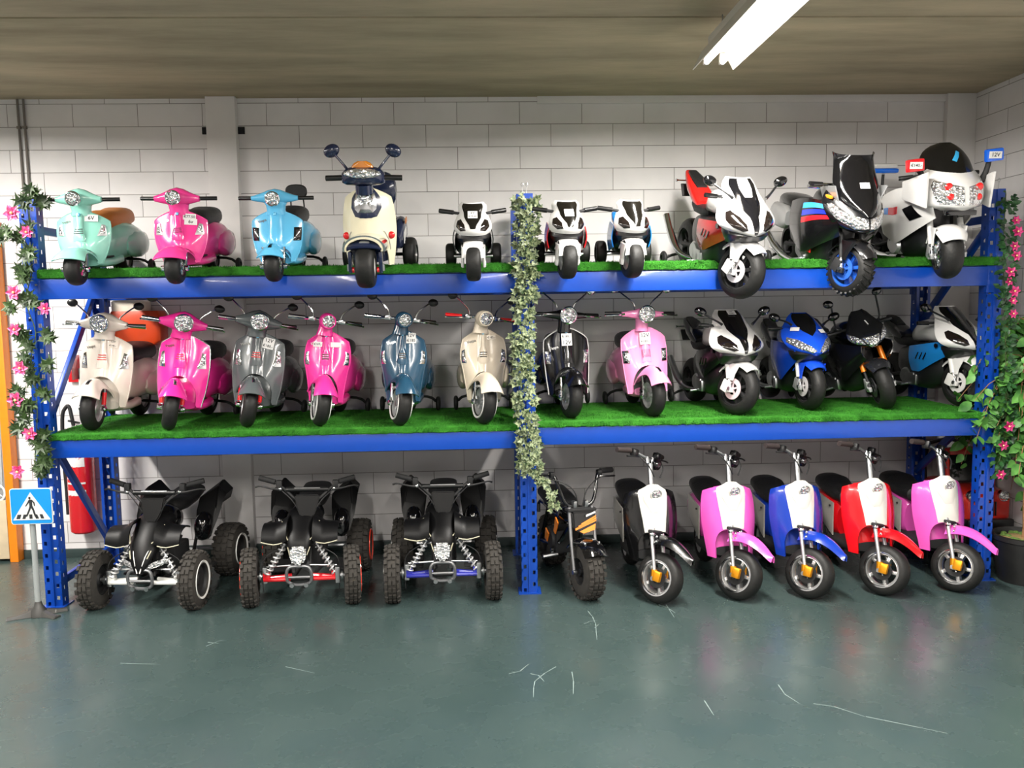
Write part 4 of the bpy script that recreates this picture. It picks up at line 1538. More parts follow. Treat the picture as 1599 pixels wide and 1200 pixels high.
# ------------------------------------------------------------------ small battery trikes
def minitrike(loc, label, side_c, steer=0, rx=0, lines=True, rz=0):
    V = Veh('toy_trike', label, 'toy trike', loc, rz, rx, 0, .0032, steer, 'small race style battery trikes', axle=(0, 0, 30), rake=.2)
    root = V.root
    W, SC = paint('#d6d5d3'), paint(side_c)
    wheel(V, 31, 25, (0, 0, 31), True, 'front_wheel', TYRE, SILVER, 'disc', .55, None, tread=0, roundness=3.4)
    for s in (-1, 1):
        wheel(V, 21, 19, (s * 40, 92, 25), False, 'rear_wheel', TYRE, MATTEB, 'disc', .5, None, n=28, roundness=3.4)
    V.m().tube([(-38, 92, 25), (38, 92, 25)], 3, 8, 1).build('rear_axle', MATTEB, root)

    def FD(u, v):
        ph = -.15 + 3.1 * v
        au = abs(u)
        r = 38 - 3 * au ** 3
        return Vector((u * (16 + 5 * (1 - sin(max(0, ph)))), -r * cos(ph) * .55 + 2, 31 + r * sin(ph) * .98))
    V.m(True).shell(FD, 12, 20, 2, (-1, 1), (.16, .9)).build('front_mudguard', W, root, ang=55)
    sd = V.m(True)
    for s in (-1, 1):
        sd.loft([[(s * 18 + a * 2.4, 0 + b * dd, zz) for a, b in (sup(2 * PI * j / 12, 3) for j in range(12))] for zz, dd in ((24, 5), (29, 7), (44, 8), (60, 12))])
        sd.lathe([(0, 0), (5, 0), (5, s * 4), (0, s * 4)], (s * 17, 0, 29), 'x', 14)
    sd.build('fork_shroud', W, root)
    V.m().loft([[(a * w_, y_ + b * d_, z_) for a, b in (sup(2 * PI * j / 22, 2.5) for j in range(22))] for z_, w_, d_, y_ in ((62, 24, 14, 20), (72, 29, 22, 18), (84, 28, 22, 20), (90, 24, 18, 22))]).build('front_cowl', BLACKP, root)
    NT = [(78, 27, -10, 22), (84, 31, -14, 28), (93, 31.5, -12, 28), (102, 28, -4, 26), (112, 24, 6, 22), (122, 24, 14, 18), (128, 18, 20, 12)]

    def N(u, v):
        z = 78 + 50 * v
        w, yf, d = interp(NT, z)
        a = u * PI / 2
        return Vector((w * (u * .5 + sin(a) * .5), yf + d * (1 - cos(a)), z))
    V.m(True).shell(N, 28, 20, 2).build('nose_fairing', W, root, ang=55)
    z2v = lambda z: (z - 78) / 50
    D = lambda name, o, m, off=.5, b=.6: V.m(True).decal(N, [(u, z2v(z)) for u, z in o], off, b, 4, 2).build(name, m, root)
    D('windscreen', [(-.66, 126), (-.56, 117), (-.42, 106), (-.16, 96), (-.1, 90), (.1, 90), (.16, 96), (.42, 106), (.56, 117), (.66, 126)], mat('smoked_screen', '#14120f', .15, 0, .7, .02))
    for s in (-1, 1):
        D('headlight', [(s * .3, 87), (s * .55, 85), (s * .78, 91), (s * .78, 100), (s * .6, 103), (s * .36, 96)], mat('dark_lamp_lens', '#1a1412', .08, 0, .9, .05))
    if lines:
        sticker(V, N, 0, z2v(110), 16, 14, [('6V', .85), ('€75.00', .75)], True, 1.8)
    hb = V.m(True)
    hb.tube([(-40, 30, 112), (-24, 24, 110), (0, 20, 108), (24, 24, 110), (40, 30, 112)], 2.4, 8, 3)
    hb.tube([(0, 20, 108), (0, 14, 70)], 5, 8, 1)
    hb.build('handlebar', MATTEB, root)
    for s in (-1, 1):
        V.m(True).tube([(s * 32, 27, 111), (s * 56, 35, 113)], 3.8, 10, 1).build('grip', BLACKP, root)
    b = V.m()
    b.loft([ringxz(y_, 0, zc, hw, hh, 22, 2.8) for y_, zc, hw, hh in ((22, 66, 22, 16), (30, 66, 30, 22), (50, 58, 32, 26), (72, 52, 30, 24), (95, 56, 22, 22), (112, 66, 14, 12))])
    b.build('body', BLACKP, root)
    for s in (-1, 1):
        def SP(u, v, s=s):
            return Vector((s * (31 + 3.5 * sin(PI * v)), 14 + 46 * u, 50 + 36 * v - 16 * u * (1 - v)))
        V.m().shell(SP, 8, 8, 1.6 * s, (0, 1), (0, 1)).build('side_panel', SC, root)
        V.m().loft([ringxz(y_, s * 14, zc, hw, hh, 14, 2.6) for y_, zc, hw, hh in ((70, 80, 7, 5), (88, 84, 9, 7), (112, 90, 6, 4))]).build('tail_panel', SC if side_c != '#151517' else W, root)
    V.m().loft([ringxz(y_, 0, zc, hw, hh, 18, 2.8) for y_, zc, hw, hh in ((52, 76, 12, 6), (62, 76, 16, 7), (84, 78, 16, 7), (96, 84, 13, 8), (104, 90, 8, 6))]).build('seat', LEATHER, root)
    V.m().tube([(-34, 58, 30), (34, 58, 30)], 2.5, 8, 1).build('footrest', STEEL, root)
    return root


a_ = math.asin(.086 / (92 * .0036))
minitrike((-.289, -.13, 1.9 - .10), 'black and white battery trike left of the ivy covered upright, top deck', '#151517', 0, .27)
minitrike((.218, -.13, 1.9 - .095), 'red and white battery trike right of the ivy covered upright, top deck', '#c8161c', .14, .27, rz=.0)
minitrike((.57, -.13, 1.9 - .095), 'blue and white battery trike without a label, between red trike and red motorbike', '#1874c4', .2, .27, lines=False)


# ------------------------------------------------------------------ cream and navy three-wheeled scooter
def trikescooter(loc, label, rx=0, rz=0, steer=0):
    V = Veh('toy_scooter', label, 'toy scooter', loc, rz, rx, 0, .00335, steer, None, axle=(0, 0, 34), rake=.25)
    root = V.root
    CR, NV = paint('#e4dcbe'), paint('#16203c')
    wheel(V, 34, 30, (0, 0, 34), True, 'front_wheel', TYRE, WHITEP, 'disc', .55, None, tread=0, roundness=3)
    for s in (-1, 1):
        wheel(V, 29, 22, (s * 52, 128, 33), False, 'rear_wheel', TYRE, SILVER, 'disc', .55, None, n=30, roundness=3)
    V.m().tube([(-44, 128, 33), (44, 128, 33)], 3, 8, 1).build('rear_axle', MATTEB, root)
    tb = [(0, .86), (.25, .96), (.5, 1.0), (.75, .93), (.9, .80), (1, .55)]

    def SH(u, v):
        au = abs(u)
        zb_ = 30 + 54 * math.sqrt(max(0, 1 - (au / .8) ** 2))
        zt_ = 156 - 18 * au ** 2.4
        z = zb_ + (zt_ - zb_) * v
        vv = (z - 30) / 126
        x = u * 44 * interp(tb, max(0, min(1, vv)))[0]
        return Vector((x, 26 + 16 * vv + 18 * au ** 2.2 - 10 * (1 - au ** 2) * math.exp(-((vv - .55) / .4) ** 2), z))
    V.m().shell(SH, 34, 22, 3).build('leg_shield', CR, root, ang=55)
    V.m().decal(SH, [(-.44, .99), (-.60, .84), (-.58, .66), (-.40, .42), (-.2, .34), (0, .32), (.2, .34), (.40, .42), (.58, .66), (.60, .84), (.44, .99), (0, 1.03)], 1, 3, 4).build('headlight_bib', NV, root, ang=70)
    L1 = lambda u, v: snorm(SH, u, v, 3.2)
    h = V.m().decal(L1, [(-.26, .93), (-.38, .86), (-.42, .72), (-.38, .56), (-.26, .46), (0, .43), (.26, .46), (.38, .56), (.42, .72), (.38, .86), (.26, .93), (0, .95)], .8, 3, 4).build('headlight', CHROME, root, ang=70)
    p = snorm(SH, 0, .70, 7)
    V.m().lathe([(0, -2), (5, -2), (7, -1), (10, 0), (10, 3), (0, 3)], p, 'y', 24).build('lens', LENS, h)
    V.m().lathe([(10, 0), (12, -1.4), (13, .5), (11, 2), (10, 0)], p, 'y', 28).build('lens_ring', CHROME, h)
    for s in (-1, 1):
        c_ = snorm(SH, s * .82, .42, 1)
        V.m().ball(c_, (6, 4, 6), 16, 10).build('indicator', REDP, root)
        V.m().tube([snorm(SH, s * .7 - .12 + .06 * q, .22 + (.02 if q % 2 else 0), .8) for q in range(5)], .5, 5, 2).build('script_emblem', SILVER, root)

    def arc(r, w0, w1, y0):
        def F(u, v):
            a = u * 1.75
            return Vector((r * 1.0 * sin(a) * .98, y0 + (w0 + (w1 - w0) * v), 63 + r * .62 * cos(a)))
        return F
    V.m().shell(arc(35, -13, 22, 6), 24, 6, 3, (-1, 1), (0, 1)).build('chrome_arch', CHROME, root)
    V.m().shell(arc(31, -14, 20, 4), 24, 6, 3, (-1, 1), (0, 1)).build('arch_liner', CR, root)

    def FD(u, v):
        ph = .95 + 1.75 * v
        r = 43 - 5 * abs(u) ** 3
        return Vector((u * 27, -r * cos(ph) * .75 + 2, 34 + r * sin(ph) * .95))
    V.m(True).shell(FD, 18, 18, 2.4).build('front_mudguard', NV, root, ang=55)
    V.m(True).decal(FD, [(-.3, .18), (.3, .18), (.25, .3), (-.25, .3)], .8, .8, 3).build('mudguard_badge', SILVER, root)
    for s in (-1, 1):
        f = V.m(True)
        f.box((s * 24, -2, 42), (6, 14, 34), bev=2.5)
        fk = f.build('fork_leg', NV, root)
        V.m(True).tube([(s * 18, -4, 30), (s * 22, -4, 30)], 4.5, 12, 1).build('red_collar', REDP, fk)
        V.m(True).tube([(s * 27, -2, 28), (s * 27, -2, 38)], 3, 10, 1).build('axle_cap', STEEL, fk)
    hs = V.m(True)
    hs.loft([[(x, 30 + b * dy, 170 + dz + a * hh) for a, b in (sup(2 * PI * j / 20, 2.6) for j in range(20))] for x, hh, dy, dz in ((-33, 8, 8, 0), (-26, 13, 14, 2), (-12, 15, 19, 3), (12, 15, 19, 3), (26, 13, 14, 2), (33, 8, 8, 0))])
    hs.tube([(0, 30, 160), (0, 32, 146)], 14, 16, 1)
    hs.build('handlebar_housing', NV, root, ang=60)
    V.m(True).loft([[(x, 9 + abs(x) * .28 + b * 6, 178 - abs(x) * .02 + a * hh) for a, b in (sup(2 * PI * j / 16, 2.4) for j in range(16))] for x, hh in ((-28, 2.5), (-20, 6), (-8, 7.5), (8, 7.5), (20, 6), (28, 2.5))]).build('upper_lamp', LENS, root, ang=60)
    V.m(True).loft([[(a * w, 24 + b * 5, z) for a, b in (sup(2 * PI * j / 18, 2.3) for j in range(18))] for z, w in ((182, 17), (188, 17), (193, 13), (196, 7))]).build('visor', mat('amber_visor', '#c87a20', .15, 0, .7), root)
    for s in (-1, 1):
        V.m(True).tube([(s * 32, 34, 170), (s * 60, 38, 169)], 4.4, 12, 1).build('grip', BLACKP, root)
        k = V.m(True).tube([(s * 24, 30, 182), (s * 30, 32, 190), (s * 42, 34, 204)], [2.6, 2, 2], 8, 3).build('mirror_stalk', NV, root)
        rr = Matrix.Rotation(s * .45, 3, 'Y')
        V.m(True).ball((s * 48, 35, 211), (13, 6, 10), 20, 12, rr).build('mirror_head', NV, k)
        V.m(True).add([Vector((s * 48, 41, 211)) + rr @ Vector((9 * cos(2 * PI * j / 16), 0, 7 * sin(2 * PI * j / 16))) for j in range(16)], [tuple(range(16))]).build('mirror_glass', MIRROR, k)
    V.m().loft([ringxz(y_, 0, zc, hw, hh, 22, 3) for y_, zc, hw, hh in ((40, 44, 30, 10), (60, 42, 34, 10), (90, 44, 34, 12), (104, 60, 36, 28), (125, 68, 38, 34), (150, 70, 36, 32), (168, 72, 26, 24))]).build('rear_body', NV, root)
    for s in (-1, 1):
        g = V.m()
        g.loft([ringxz(y_, s * 38, zc, hw, hh, 16, 2.6) for y_, zc, hw, hh in ((84, 60, 4, 10), (100, 68, 9, 22), (130, 76, 11, 22), (156, 80, 6, 12))])
        sc2 = g.build('side_cowl', NV, root)
        v_ = V.m()
        for k in range(4):
            v_.box((s * 48.5, 96 + k * 6, 66 + k * 3), (1.4, 1.6, 20 - k * 2), Matrix.Rotation(-.3, 3, 'X'))
        v_.build('side_vent', WHITEP, sc2)
        V.m().box((s * 49, 118, 92), (1.6, 16, 8), Matrix.Rotation(.2, 3, 'X'), .5).build('side_badge', mat('bronze_sticker', '#b5713c', .4), sc2)
    V.m().loft([ringxz(y_, 0, zc, hw, hh, 20, 2.8) for y_, zc, hw, hh in ((84, 102, 16, 6), (96, 104, 22, 8), (130, 104, 23, 8), (144, 108, 20, 8))]).build('seat', LEATHER, root)
    V.m().loft([ringxz(y_, 0, 138 + (y_ - 150) * .5, hw, hh, 20, 2.6) for y_, hw, hh in ((138, 20, 16), (144, 30, 27), (154, 31, 29), (164, 28, 26), (168, 16, 14))]).build('backrest', NV, root)
    return root


trikescooter((-.86, -.15, 1.9 - .13), 'tall cream and navy three-wheeled scooter with round navy mirrors, top deck', rx=math.asin(.112 / .46) * .9, rz=-.08, steer=.08)


# ------------------------------------------------------------------ quad bikes
def coil(V, p, q, r, turns, wire, steer=False, T=None):
    p, q = Vector(p), Vector(q)
    d = (q - p)
    L = d.length
    d.normalize()
    a = d.cross(Vector((0, 1, 0))).normalized()
    b = d.cross(a)
    n = turns * 10
    pts = [p + d * (L * i / n) + (a * cos(2 * PI * i / 10) + b * sin(2 * PI * i / 10)) * r for i in range(n + 1)]
    return V.m(steer).tube(pts, wire, 5, 1)


def quad(loc, label, arm_c, rz=0, steer=0, wide_nose=False, rim_c=None):
    V = Veh('quad_bike', label, 'quad bike', loc, rz, 0, 0, .0036, 0, 'small black quad bikes under the rack')
    root = V.root
    ARM = paint(arm_c)
    R = 44
    TR = 79
    BK = mat('black_bodywork', '#060607', .42, 0, 0, .1, 0, 20, 0, .22)
    RIM = paint(rim_c) if rim_c else paint(arm_c)
    for s in (-1, 1):
        V.S = V.B @ Matrix.Translation((s * TR, 0, R)) @ Matrix.Rotation(steer, 4, 'Z') @ Matrix.Translation((-s * TR, 0, -R))
        w = wheel(V, R, 25, (s * TR, 0, R), True, 'front_wheel', DUSTY, MATTEB, 'disc', .56, RIM, n=36, tread=1, roundness=3.2, wws=s)
        V.m(True).lathe([(0, 0), (9, 0), (9, s * 3), (0, s * 3)], (s * (TR - 17), 0, R), 'x', 16).build('hub', STEEL, w)
        sp = V.m(True)
        sp.box((s * (TR - 22), 0, R + 2), (8, 12, 26), bev=2)
        sp.tube([(s * (TR - 22), 0, R), (s * (TR - 8), 0, R)], 4, 8, 1)
        sp.build('steering_knuckle', STEEL, root)
        for yy in (-9, 9):
            a = V.m()
            a.tube([(s * 16, yy, R - 2), (s * (TR - 22), yy * .35, R - 4)], 3.4, 8, 1)
            if yy < 0:
                a.box((s * (TR - 26), 0, R + 1), (11, 10, 12), bev=1.5)
            a.build('suspension_arm', ARM, root)
        V.m().tube([(s * 8, 4, R + 16), (s * (TR - 24), 5, R + 14)], 1.5, 6, 1).build('tie_rod', STEEL, root)
        V.m().tube([(s * 12, 6, R + 50), (s * 40, 4, R + 40), (s * (TR - 20), 2, R + 22), (s * (TR - 20), -2, R - 24)], .8, 5, 4).build('brake_cable', MATTEB, root)
        sh = coil(V, (s * (TR - 26), -2, R + 4), (s * 27, 6, R + 46), 4.6, 7, 1.5).build('shock_spring', mat('grey_spring', '#c9c9c9', .35, .5), root)
        V.m().tube([(s * (TR - 24), -2, R + 1), (s * 25, 6, R + 49)], 2.0, 8, 1).build('damper_rod', STEEL, sh)
        V.m().ball((s * 25, 6, R + 50), 3.4, 10, 8).build('damper_eye', CHROME, sh)
    bp = V.m()
    pts = [(-18, -16, R - 4), (-19, -17, R + 10), (-14, -16, R + 19), (0, -16, R + 20), (14, -16, R + 19), (19, -17, R + 10), (18, -16, R - 4), (10, -14, R - 9), (0, -14, R - 10), (-10, -14, R - 9), (-18, -16, R - 4)]
    bp.tube(pts, 2.6, 8, 3)
    bp.tube([(-18, -16, R + 3), (18, -16, R + 3)], 1.8, 6, 1)
    for s in (-1, 1):
        bp.tube([(s * 12, -15, R + 19), (s * 10, 20, R + 20)], 2.2, 6, 1)
    bp.build('bumper', mat('satin_grey_metal', '#77787a', .35, .7), root)
    for s in (-1, 1):
        V.m().lathe([(0, 0), (3.4, 0), (3.4, -3), (0, -3)], (s * 11, -18, R - 9), 'y', 12).build('bumper_bolt', STEEL, root)
    # nose and hood
    if not wide_nose:
        V.m().prism([(-13, R + 52), (13, R + 52), (12, R + 36), (8, R + 24), (-8, R + 24), (-12, R + 36)], 8, lambda a, b, h: (a, -29 + h + (b - R - 24) * .16 + abs(a) * .2, b)).build('headlight', LENS, root, bevel=.8)
        hood = [(-16, R + 42, 12, 6), (-12, R + 54, 17, 9), (4, R + 62, 22, 13), (22, R + 74, 24, 15), (40, R + 84, 27, 16), (56, R + 84, 28, 16)]
    else:
        for s in (-1, 1):
            V.m().prism([(s * 8, R + 18), (s * 30, R + 24), (s * 40, R + 32), (s * 36, R + 35), (s * 18, R + 30), (s * 8, R + 24)], 6, lambda a, b, h: (a, -20 + h + abs(a) * .5, b)).build('headlight', LENS, root, bevel=.8)
            V.m().prism([(s * 4, R + 26), (s * 40, R + 42), (s * 46, R + 34), (s * 34, R + 20), (s * 6, R + 14)], 10, lambda a, b, h: (a, -17 + h + abs(a) * .5, b)).build('nose_wing', BK, root, bevel=1.2)
            V.m().tube([(s * 2, -21, R + 16), (s * 9, -14, R + 40), (s * 14, -2, R + 54)], 1.0, 6, 3).build('nose_stripe', WHITEP, root)
        hood = [(-20, R + 20, 7, 6), (-14, R + 32, 15, 12), (0, R + 50, 22, 15), (20, R + 66, 26, 17), (40, R + 80, 28, 18), (56, R + 84, 28, 16)]
    hd = V.m().loft([ringxz(y_, 0, zc, hw, hh, 22, 2.0) for y_, zc, hw, hh in hood]).build('hood', BK, root, ang=45)
    for s in (-1, 1):
        V.m().tube([(s * 17, -8, R + 60), (s * 23, 4, R + 66), (s * 29, 14, R + 84)], .9, 6, 3).build('edge_stripe', mat('pale_edge', '#b9b49c', .4), hd)
        V.m().tube([(s * 17, -10, R + 49), (s * 13, -17, R + 38)], .8, 6, 1).build('hood_stripe', mat('pale_edge', '#b9b49c', .4), hd)

        def FE(u, v, s=s):
            a = v * PI * .62
            x = s * (20 + 39 * u)
            return Vector((x, -8 + 52 * (1 - cos(a)) * .62 + 3 * u, R + 50 + 6 * u * (1 - v) + 33 * sin(a) - 6 * u * v + (8 if u < .4 else 0) * (1 - u / .4 if u < .4 else 0)))
        f = V.m().shell(FE, 10, 14, 2.2 * s, (0, 1), (0, 1)).build('front_mudguard', BK, root, ang=40)
        V.m().tube([FE(.15, .0) + Vector((0, -1.2, 0)), FE(.5, .0) + Vector((0, -1.2, 0)), FE(1, 0.02) + Vector((0, -1.2, 0))], .8, 6, 2).build('edge_stripe', mat('pale_edge', '#b9b49c', .4), f)
    # tank, seat
    V.m().loft([ringxz(y_, 0, zc, hw, hh, 22, 2.3) for y_, zc, hw, hh in ((34, R + 70, 18, 18), (50, R + 78, 25, 24), (76, R + 80, 27, 24), (96, R + 76, 22, 20), (104, R + 72, 12, 12))]).build('fuel_tank', GLOSSB, root)
    V.m().loft([ringxz(y_, 0, zc, hw, hh, 22, 2.8) for y_, zc, hw, hh in ((76, R + 92, 12, 8), (90, R + 96, 22, 12), (120, R + 94, 24, 12), (150, R + 98, 26, 12), (182, R + 104, 24, 9), (190, R + 105, 14, 5))]).build('seat', LEATHER, root)
    for s in (-1, 1):
        r = V.m()
        r.loft([[(x0 * s, yy, zz) for (x0, yy, zz) in ring] for ring in (
            [(34, 112, 96), (60, 108, 92), (64, 104, 84), (36, 108, 86)],
            [(30, 126, 122), (66, 124, 130), (72, 120, 112), (34, 122, 104)],
            [(28, 146, 140), (62, 148, 160), (76, 146, 146), (36, 140, 118)],
            [(30, 176, 140), (58, 184, 166), (74, 186, 148), (38, 176, 120)],
            [(32, 200, 126), (50, 204, 140), (62, 204, 128), (38, 200, 112)])])
        r.build('rear_mudguard', BK, root, ang=25, bevel=1.5)
        V.m().loft([ringxz(y_, s * 50, zc, hw, hh, 16, 2.4) for y_, zc, hw, hh in ((92, 96, 6, 12), (98, 98, 12, 20), (112, 100, 14, 24), (124, 102, 10, 18))]).build('side_fairing', GLOSSB, root)
        w = wheel(V, R, 38, (s * 72, 165, R), False, 'rear_wheel', DUSTY, MATTEB, 'disc', .52, RIM, n=36, tread=1, roundness=3.4, wws=s)
        V.m().box((s * 50, 88, 34), (32, 62, 4), bev=1.5).build('footrest', MATTEB, root)
    V.m().tube([(-60, 165, R), (60, 165, R)], 4, 8, 1).build('rear_axle', STEEL, root)
    V.m().box((0, 92, 58), (40, 56, 40), bev=6).build('engine', MATTEB, root)
    fr = V.m()
    for s in (-1, 1):
        fr.tube([(s * 14, 0, R - 4), (s * 16, 60, 34), (s * 18, 120, 34), (s * 14, 160, 70)], 3, 8, 3)
        fr.tube([(s * 12, 4, R + 4), (s * 14, 30, R + 60), (s * 14, 60, R + 60)], 3, 8, 3)
    fr.tube([(-14, 0, R - 4), (14, 0, R - 4)], 4, 8, 1)
    fr.build('frame', MATTEB, root)
    # handlebars turned with the steering
    V.S = V.B @ Matrix.Translation((0, 42, R)) @ Matrix.Rotation(steer, 4, Vector((0, .3, .95))) @ Matrix.Translation((0, -42, -R))
    hb = V.m(True)
    hb.tube([(-72, 52, 189), (-54, 48, 185), (-36, 42, 174), (-16, 38, 156), (0, 37, 154), (16, 38, 156), (36, 42, 174), (54, 48, 185), (72, 52, 189)], 2.3, 8, 3)
    hb.tube([(0, 38, 154), (0, 30, R + 60)], 4, 8, 1)
    h_ = hb.build('handlebar', MATTEB, root)
    V.m(True).tube([(-33, 41, 173), (33, 41, 173)], 4, 10, 1).build('bar_pad', BLACKP, h_)
    V.m(True).tube([(-20, 38.5, 175.6), (20, 38.5, 175.6)], .8, 6, 1).build('pad_print', STEEL, h_)
    for s in (-1, 1):
        V.m(True).tube([(s * 50, 47, 184), (s * 75, 53, 190)], 4.4, 12, 1).build('grip', RUBBER, h_)
        V.m(True).box((s * 44, 44, 181), (9, 10, 13), bev=2).build('switch_block', MATTEB, h_)
        V.m(True).tube([(s * 40, 36, 174), (s * 54, 34, 176), (s * 72, 40, 179), (s * 80, 44, 177)], [2.6, 1.6, 1.3, 1.8], 6, 3).build('brake_lever', MATTEB, h_)
        V.m(True).ball((s * 42, 36, 175), (3.6, 3, 3.4), 10, 8).build('lever_pivot', CHROME, h_)
        V.m(True).tube([(s * 40, 36, 173), (s * 24, 26, 160), (s * 12, 30, 140)], .9, 5, 3).build('brake_cable', MATTEB, h_)
    V.m(True).prism([(-19, 166), (19, 166), (17, 148), (12, 136), (7, 128), (-7, 128), (-12, 136), (-17, 148)], 4, lambda a, b, h: (a, 30 + h - (166 - b) * .22 + abs(a) * .12, b)).build('number_plate', BK, root, bevel=1)
    V.m(True).box((2, 23, 120), (14, 5, 7), Matrix.Rotation(.2, 3, 'Y'), 1.5).build('ignition_panel', SILVER, root)
    return root


quad((-2.17, -.04, 0), 'black quad bike with white suspension arms and twin headlights, nearest the fire extinguisher', '#e8e8e4', rz=-.09, steer=.06, wide_nose=True)
quad((-1.298, -.05, 0), 'black quad bike with red suspension arms and orange-red wheel rings', '#d8202a', rz=.02, steer=.17, rim_c='#e0402a')
quad((-.498, -.05, 0), 'black quad bike with violet-blue suspension arms, next to the middle upright', '#2a2f9c', rz=.02, steer=.05, rim_c='#1c1c20')


# ------------------------------------------------------------------ electric scooters
def escooter(loc, label, col, rz=.1, steer=.9):
    R = 39
    V = Veh('electric_scooter', label, 'scooter', loc, rz, 0, 0, .0036, steer, 'electric scooters with white front panels', axle=(0, 0, R), rake=.36)
    root = V.root
    P, PW, GR = paint(col), paint('#cfcdc6', .3), paint('#a9a69f', .35)
    w = wheel(V, R, 25, (0, 0, R), True, 'front_wheel', TYRE, mat('polished_rim', '#c9c9c8', .25, .8), 'spoke', .66, None, n=44, spokes=5, roundness=2.4)
    for s in (-1, 1):
        V.m(True).lathe([(R * .63, s * 10.5), (R * .66, s * 12.8), (R * .71, s * 12.8), (R * .73, s * 11)], (0, 0, R), 'x', 44).build('rim_lip', CHROME, w)
    brake_disc(V, R * .4, (-10, 0, R), True, MATTEB, w)
    for s in (-1, 1):
        x = s * 15
        f = V.m(True)
        f.tube([(x, 0, R), (x, 6, R + 18), (x * .9, 24, R + 66)], [2.8, 2.8, 3.4], 10, 1)
        fk = f.build('fork_leg', mat('silver_fork', '#c4c4c4', .28, .8), root)
        V.m(True).ball((x * .9, 22, R + 62), (4.6, 4.6, 5), 12, 8).build('fork_cap', CHROME, fk)
        V.m(True).tube([(x + s, 0, R - 4), (x + s, 3, R + 12)], 4.8, 10, 1).build('axle_clamp', GOLD, fk)
        V.m(True).lathe([(0, -2), (3.5, -2), (3.5, 2), (0, 2)], (x + s * 5, 0, R - 1), 'x', 10).build('axle_nut', STEEL, fk)
    V.m(True).box((-19, -6, R + 4), (7, 13, 16), bev=2).build('brake_caliper', GOLD, root)
    V.m(True).box((0, 24, R + 66), (34, 10, 5), bev=2).build('fork_crown', MATTEB, root)

    def FD(u, v):
        w_ = 17 * (1 - .85 * max(0, v - .35) ** 1.6 * 1.9) if v > .35 else 17 * (.75 + .25 * min(1, v / .35))
        w_ = max(w_, 1.5)
        return Vector((u * w_, 24 - 74 * v, 98 + 7 * sin(PI * min(1, v * 1.05)) - 17 * v ** 2 - 15 * abs(u) ** 2.2 * (1 - .45 * v)))
    V.m(True).shell(FD, 14, 20, 1.8, (-1, 1), (0, 1)).build('front_mudguard', P, root, ang=50)
    for k in range(2):
        V.m(True).ball((-14.5, 12 - 1 * k, 100 - 7 * k), (2.4, 2, 2.4), 10, 6).build('mudguard_bolt', CHROME, root)
    z0, z1, W = 56, 174, 44
    tb = [(0, .84), (.25, .93), (.5, 1.0), (.75, .97), (.9, .86), (1, .6)]

    def SH(u, v):
        au = abs(u)
        zb_ = z0 + 47 * math.sqrt(max(0, 1 - (au / .74) ** 4))
        zt_ = z1 - 16 * au ** 2.2
        z = zb_ + (zt_ - zb_) * v
        vv = (z - z0) / (z1 - z0)
        x = u * W * interp(tb, max(0, min(1, vv)))[0]
        return Vector((x, 24 + 26 * vv + 22 * au ** 2.4 - 8 * (1 - au ** 2), z))
    V.m().shell(SH, 32, 22, 2.6).build('leg_shield', P, root, ang=55)
    pn = V.m().decal(SH, [(-.62, .97), (-.52, .7), (-.42, .3), (-.38, .02), (0, .0), (.38, .02), (.42, .3), (.52, .7), (.62, .97), (.3, 1.04), (-.3, 1.04)], .8, 3, 4, 3)
    p_ = pn.build('front_panel', PW, root, ang=60)
    L1 = lambda u, v: snorm(SH, u, v, 3.6)
    V.m().decal(L1, [(-.42, .95), (-.36, .72), (-.12, .42), (.12, .42), (.36, .72), (.42, .95)], .4, 2.4, 4, 2).build('panel_bulge', PW, p_, ang=70)
    cpt = snorm(SH, .06, .82, 6.5)
    headlamp(V, cpt, 9.5, False, 6, PW, tilt=.2, yawl=.15)
    st = V.m(True)
    st.tube([(0, 28, R + 60), (0, 62, 206)], 4.5, 10, 1)
    st.tube([(-7, 62, 206), (-7, 66, 216)], 3, 8, 1)
    st.tube([(7, 62, 206), (7, 66, 216)], 3, 8, 1)
    st.build('steering_stem', STEEL, root)
    hb = V.m(True)
    hb.tube([(-60, 84, 218), (-36, 78, 221), (-12, 67, 215), (0, 66, 214), (12, 67, 215), (36, 78, 221), (60, 84, 218)], 2.5, 8, 3)
    h_ = hb.build('handlebar', STEEL, root)
    for s in (-1, 1):
        V.m(True).tube([(s * 38, 78, 221), (s * 64, 85, 218)], [4.6, 4.2], 12, 1).build('grip', mat('brown_black_grip', '#2c2220', .7), h_)
        V.m(True).box((s * 32, 74, 219), (10, 12, 12), bev=3).build('switch_block', BLACKP, h_)
        V.m(True).tube([(s * 28, 66, 214), (s * 40, 62, 214), (s * 58, 68, 212)], 1.4, 6, 3).build('brake_lever', BLACKP, h_)
        V.m(True).tube([(s * 28, 64, 214), (s * 20, 50, 203), (s * 8, 44, 188)], 1.0, 5, 3).build('brake_cable', MATTEB, h_)
    V.m(True).lathe([(0, -6), (9, -6), (10, 0), (7, 8), (0, 8)], (14, 62, 207), 'y', 16).build('display_pod', GLOSSB, h_)
    V.m(True).lathe([(0, -1), (4.5, -1), (4.5, 1), (0, 1)], (14, 55, 207), 'y', 14).build('horn_button', CHROME, h_)
    V.m().loft([ringxz(y_, 0, zc, hw, hh, 22, 3) for y_, zc, hw, hh in ((36, 66, 28, 8), (60, 56, 30, 9), (120, 54, 32, 9), (140, 56, 32, 10))]).build('floorboard', MATTEB, root)
    V.m().loft([[(a * w_, y_ + b * d_, z_) for a, b in (sup(2 * PI * j / 20, 2.6) for j in range(20))] for z_, w_, d_, y_ in ((60, 30, 8, 48), (110, 33, 8, 58), (150, 30, 7, 64), (164, 22, 5, 66))]).build('inner_apron', P, root)
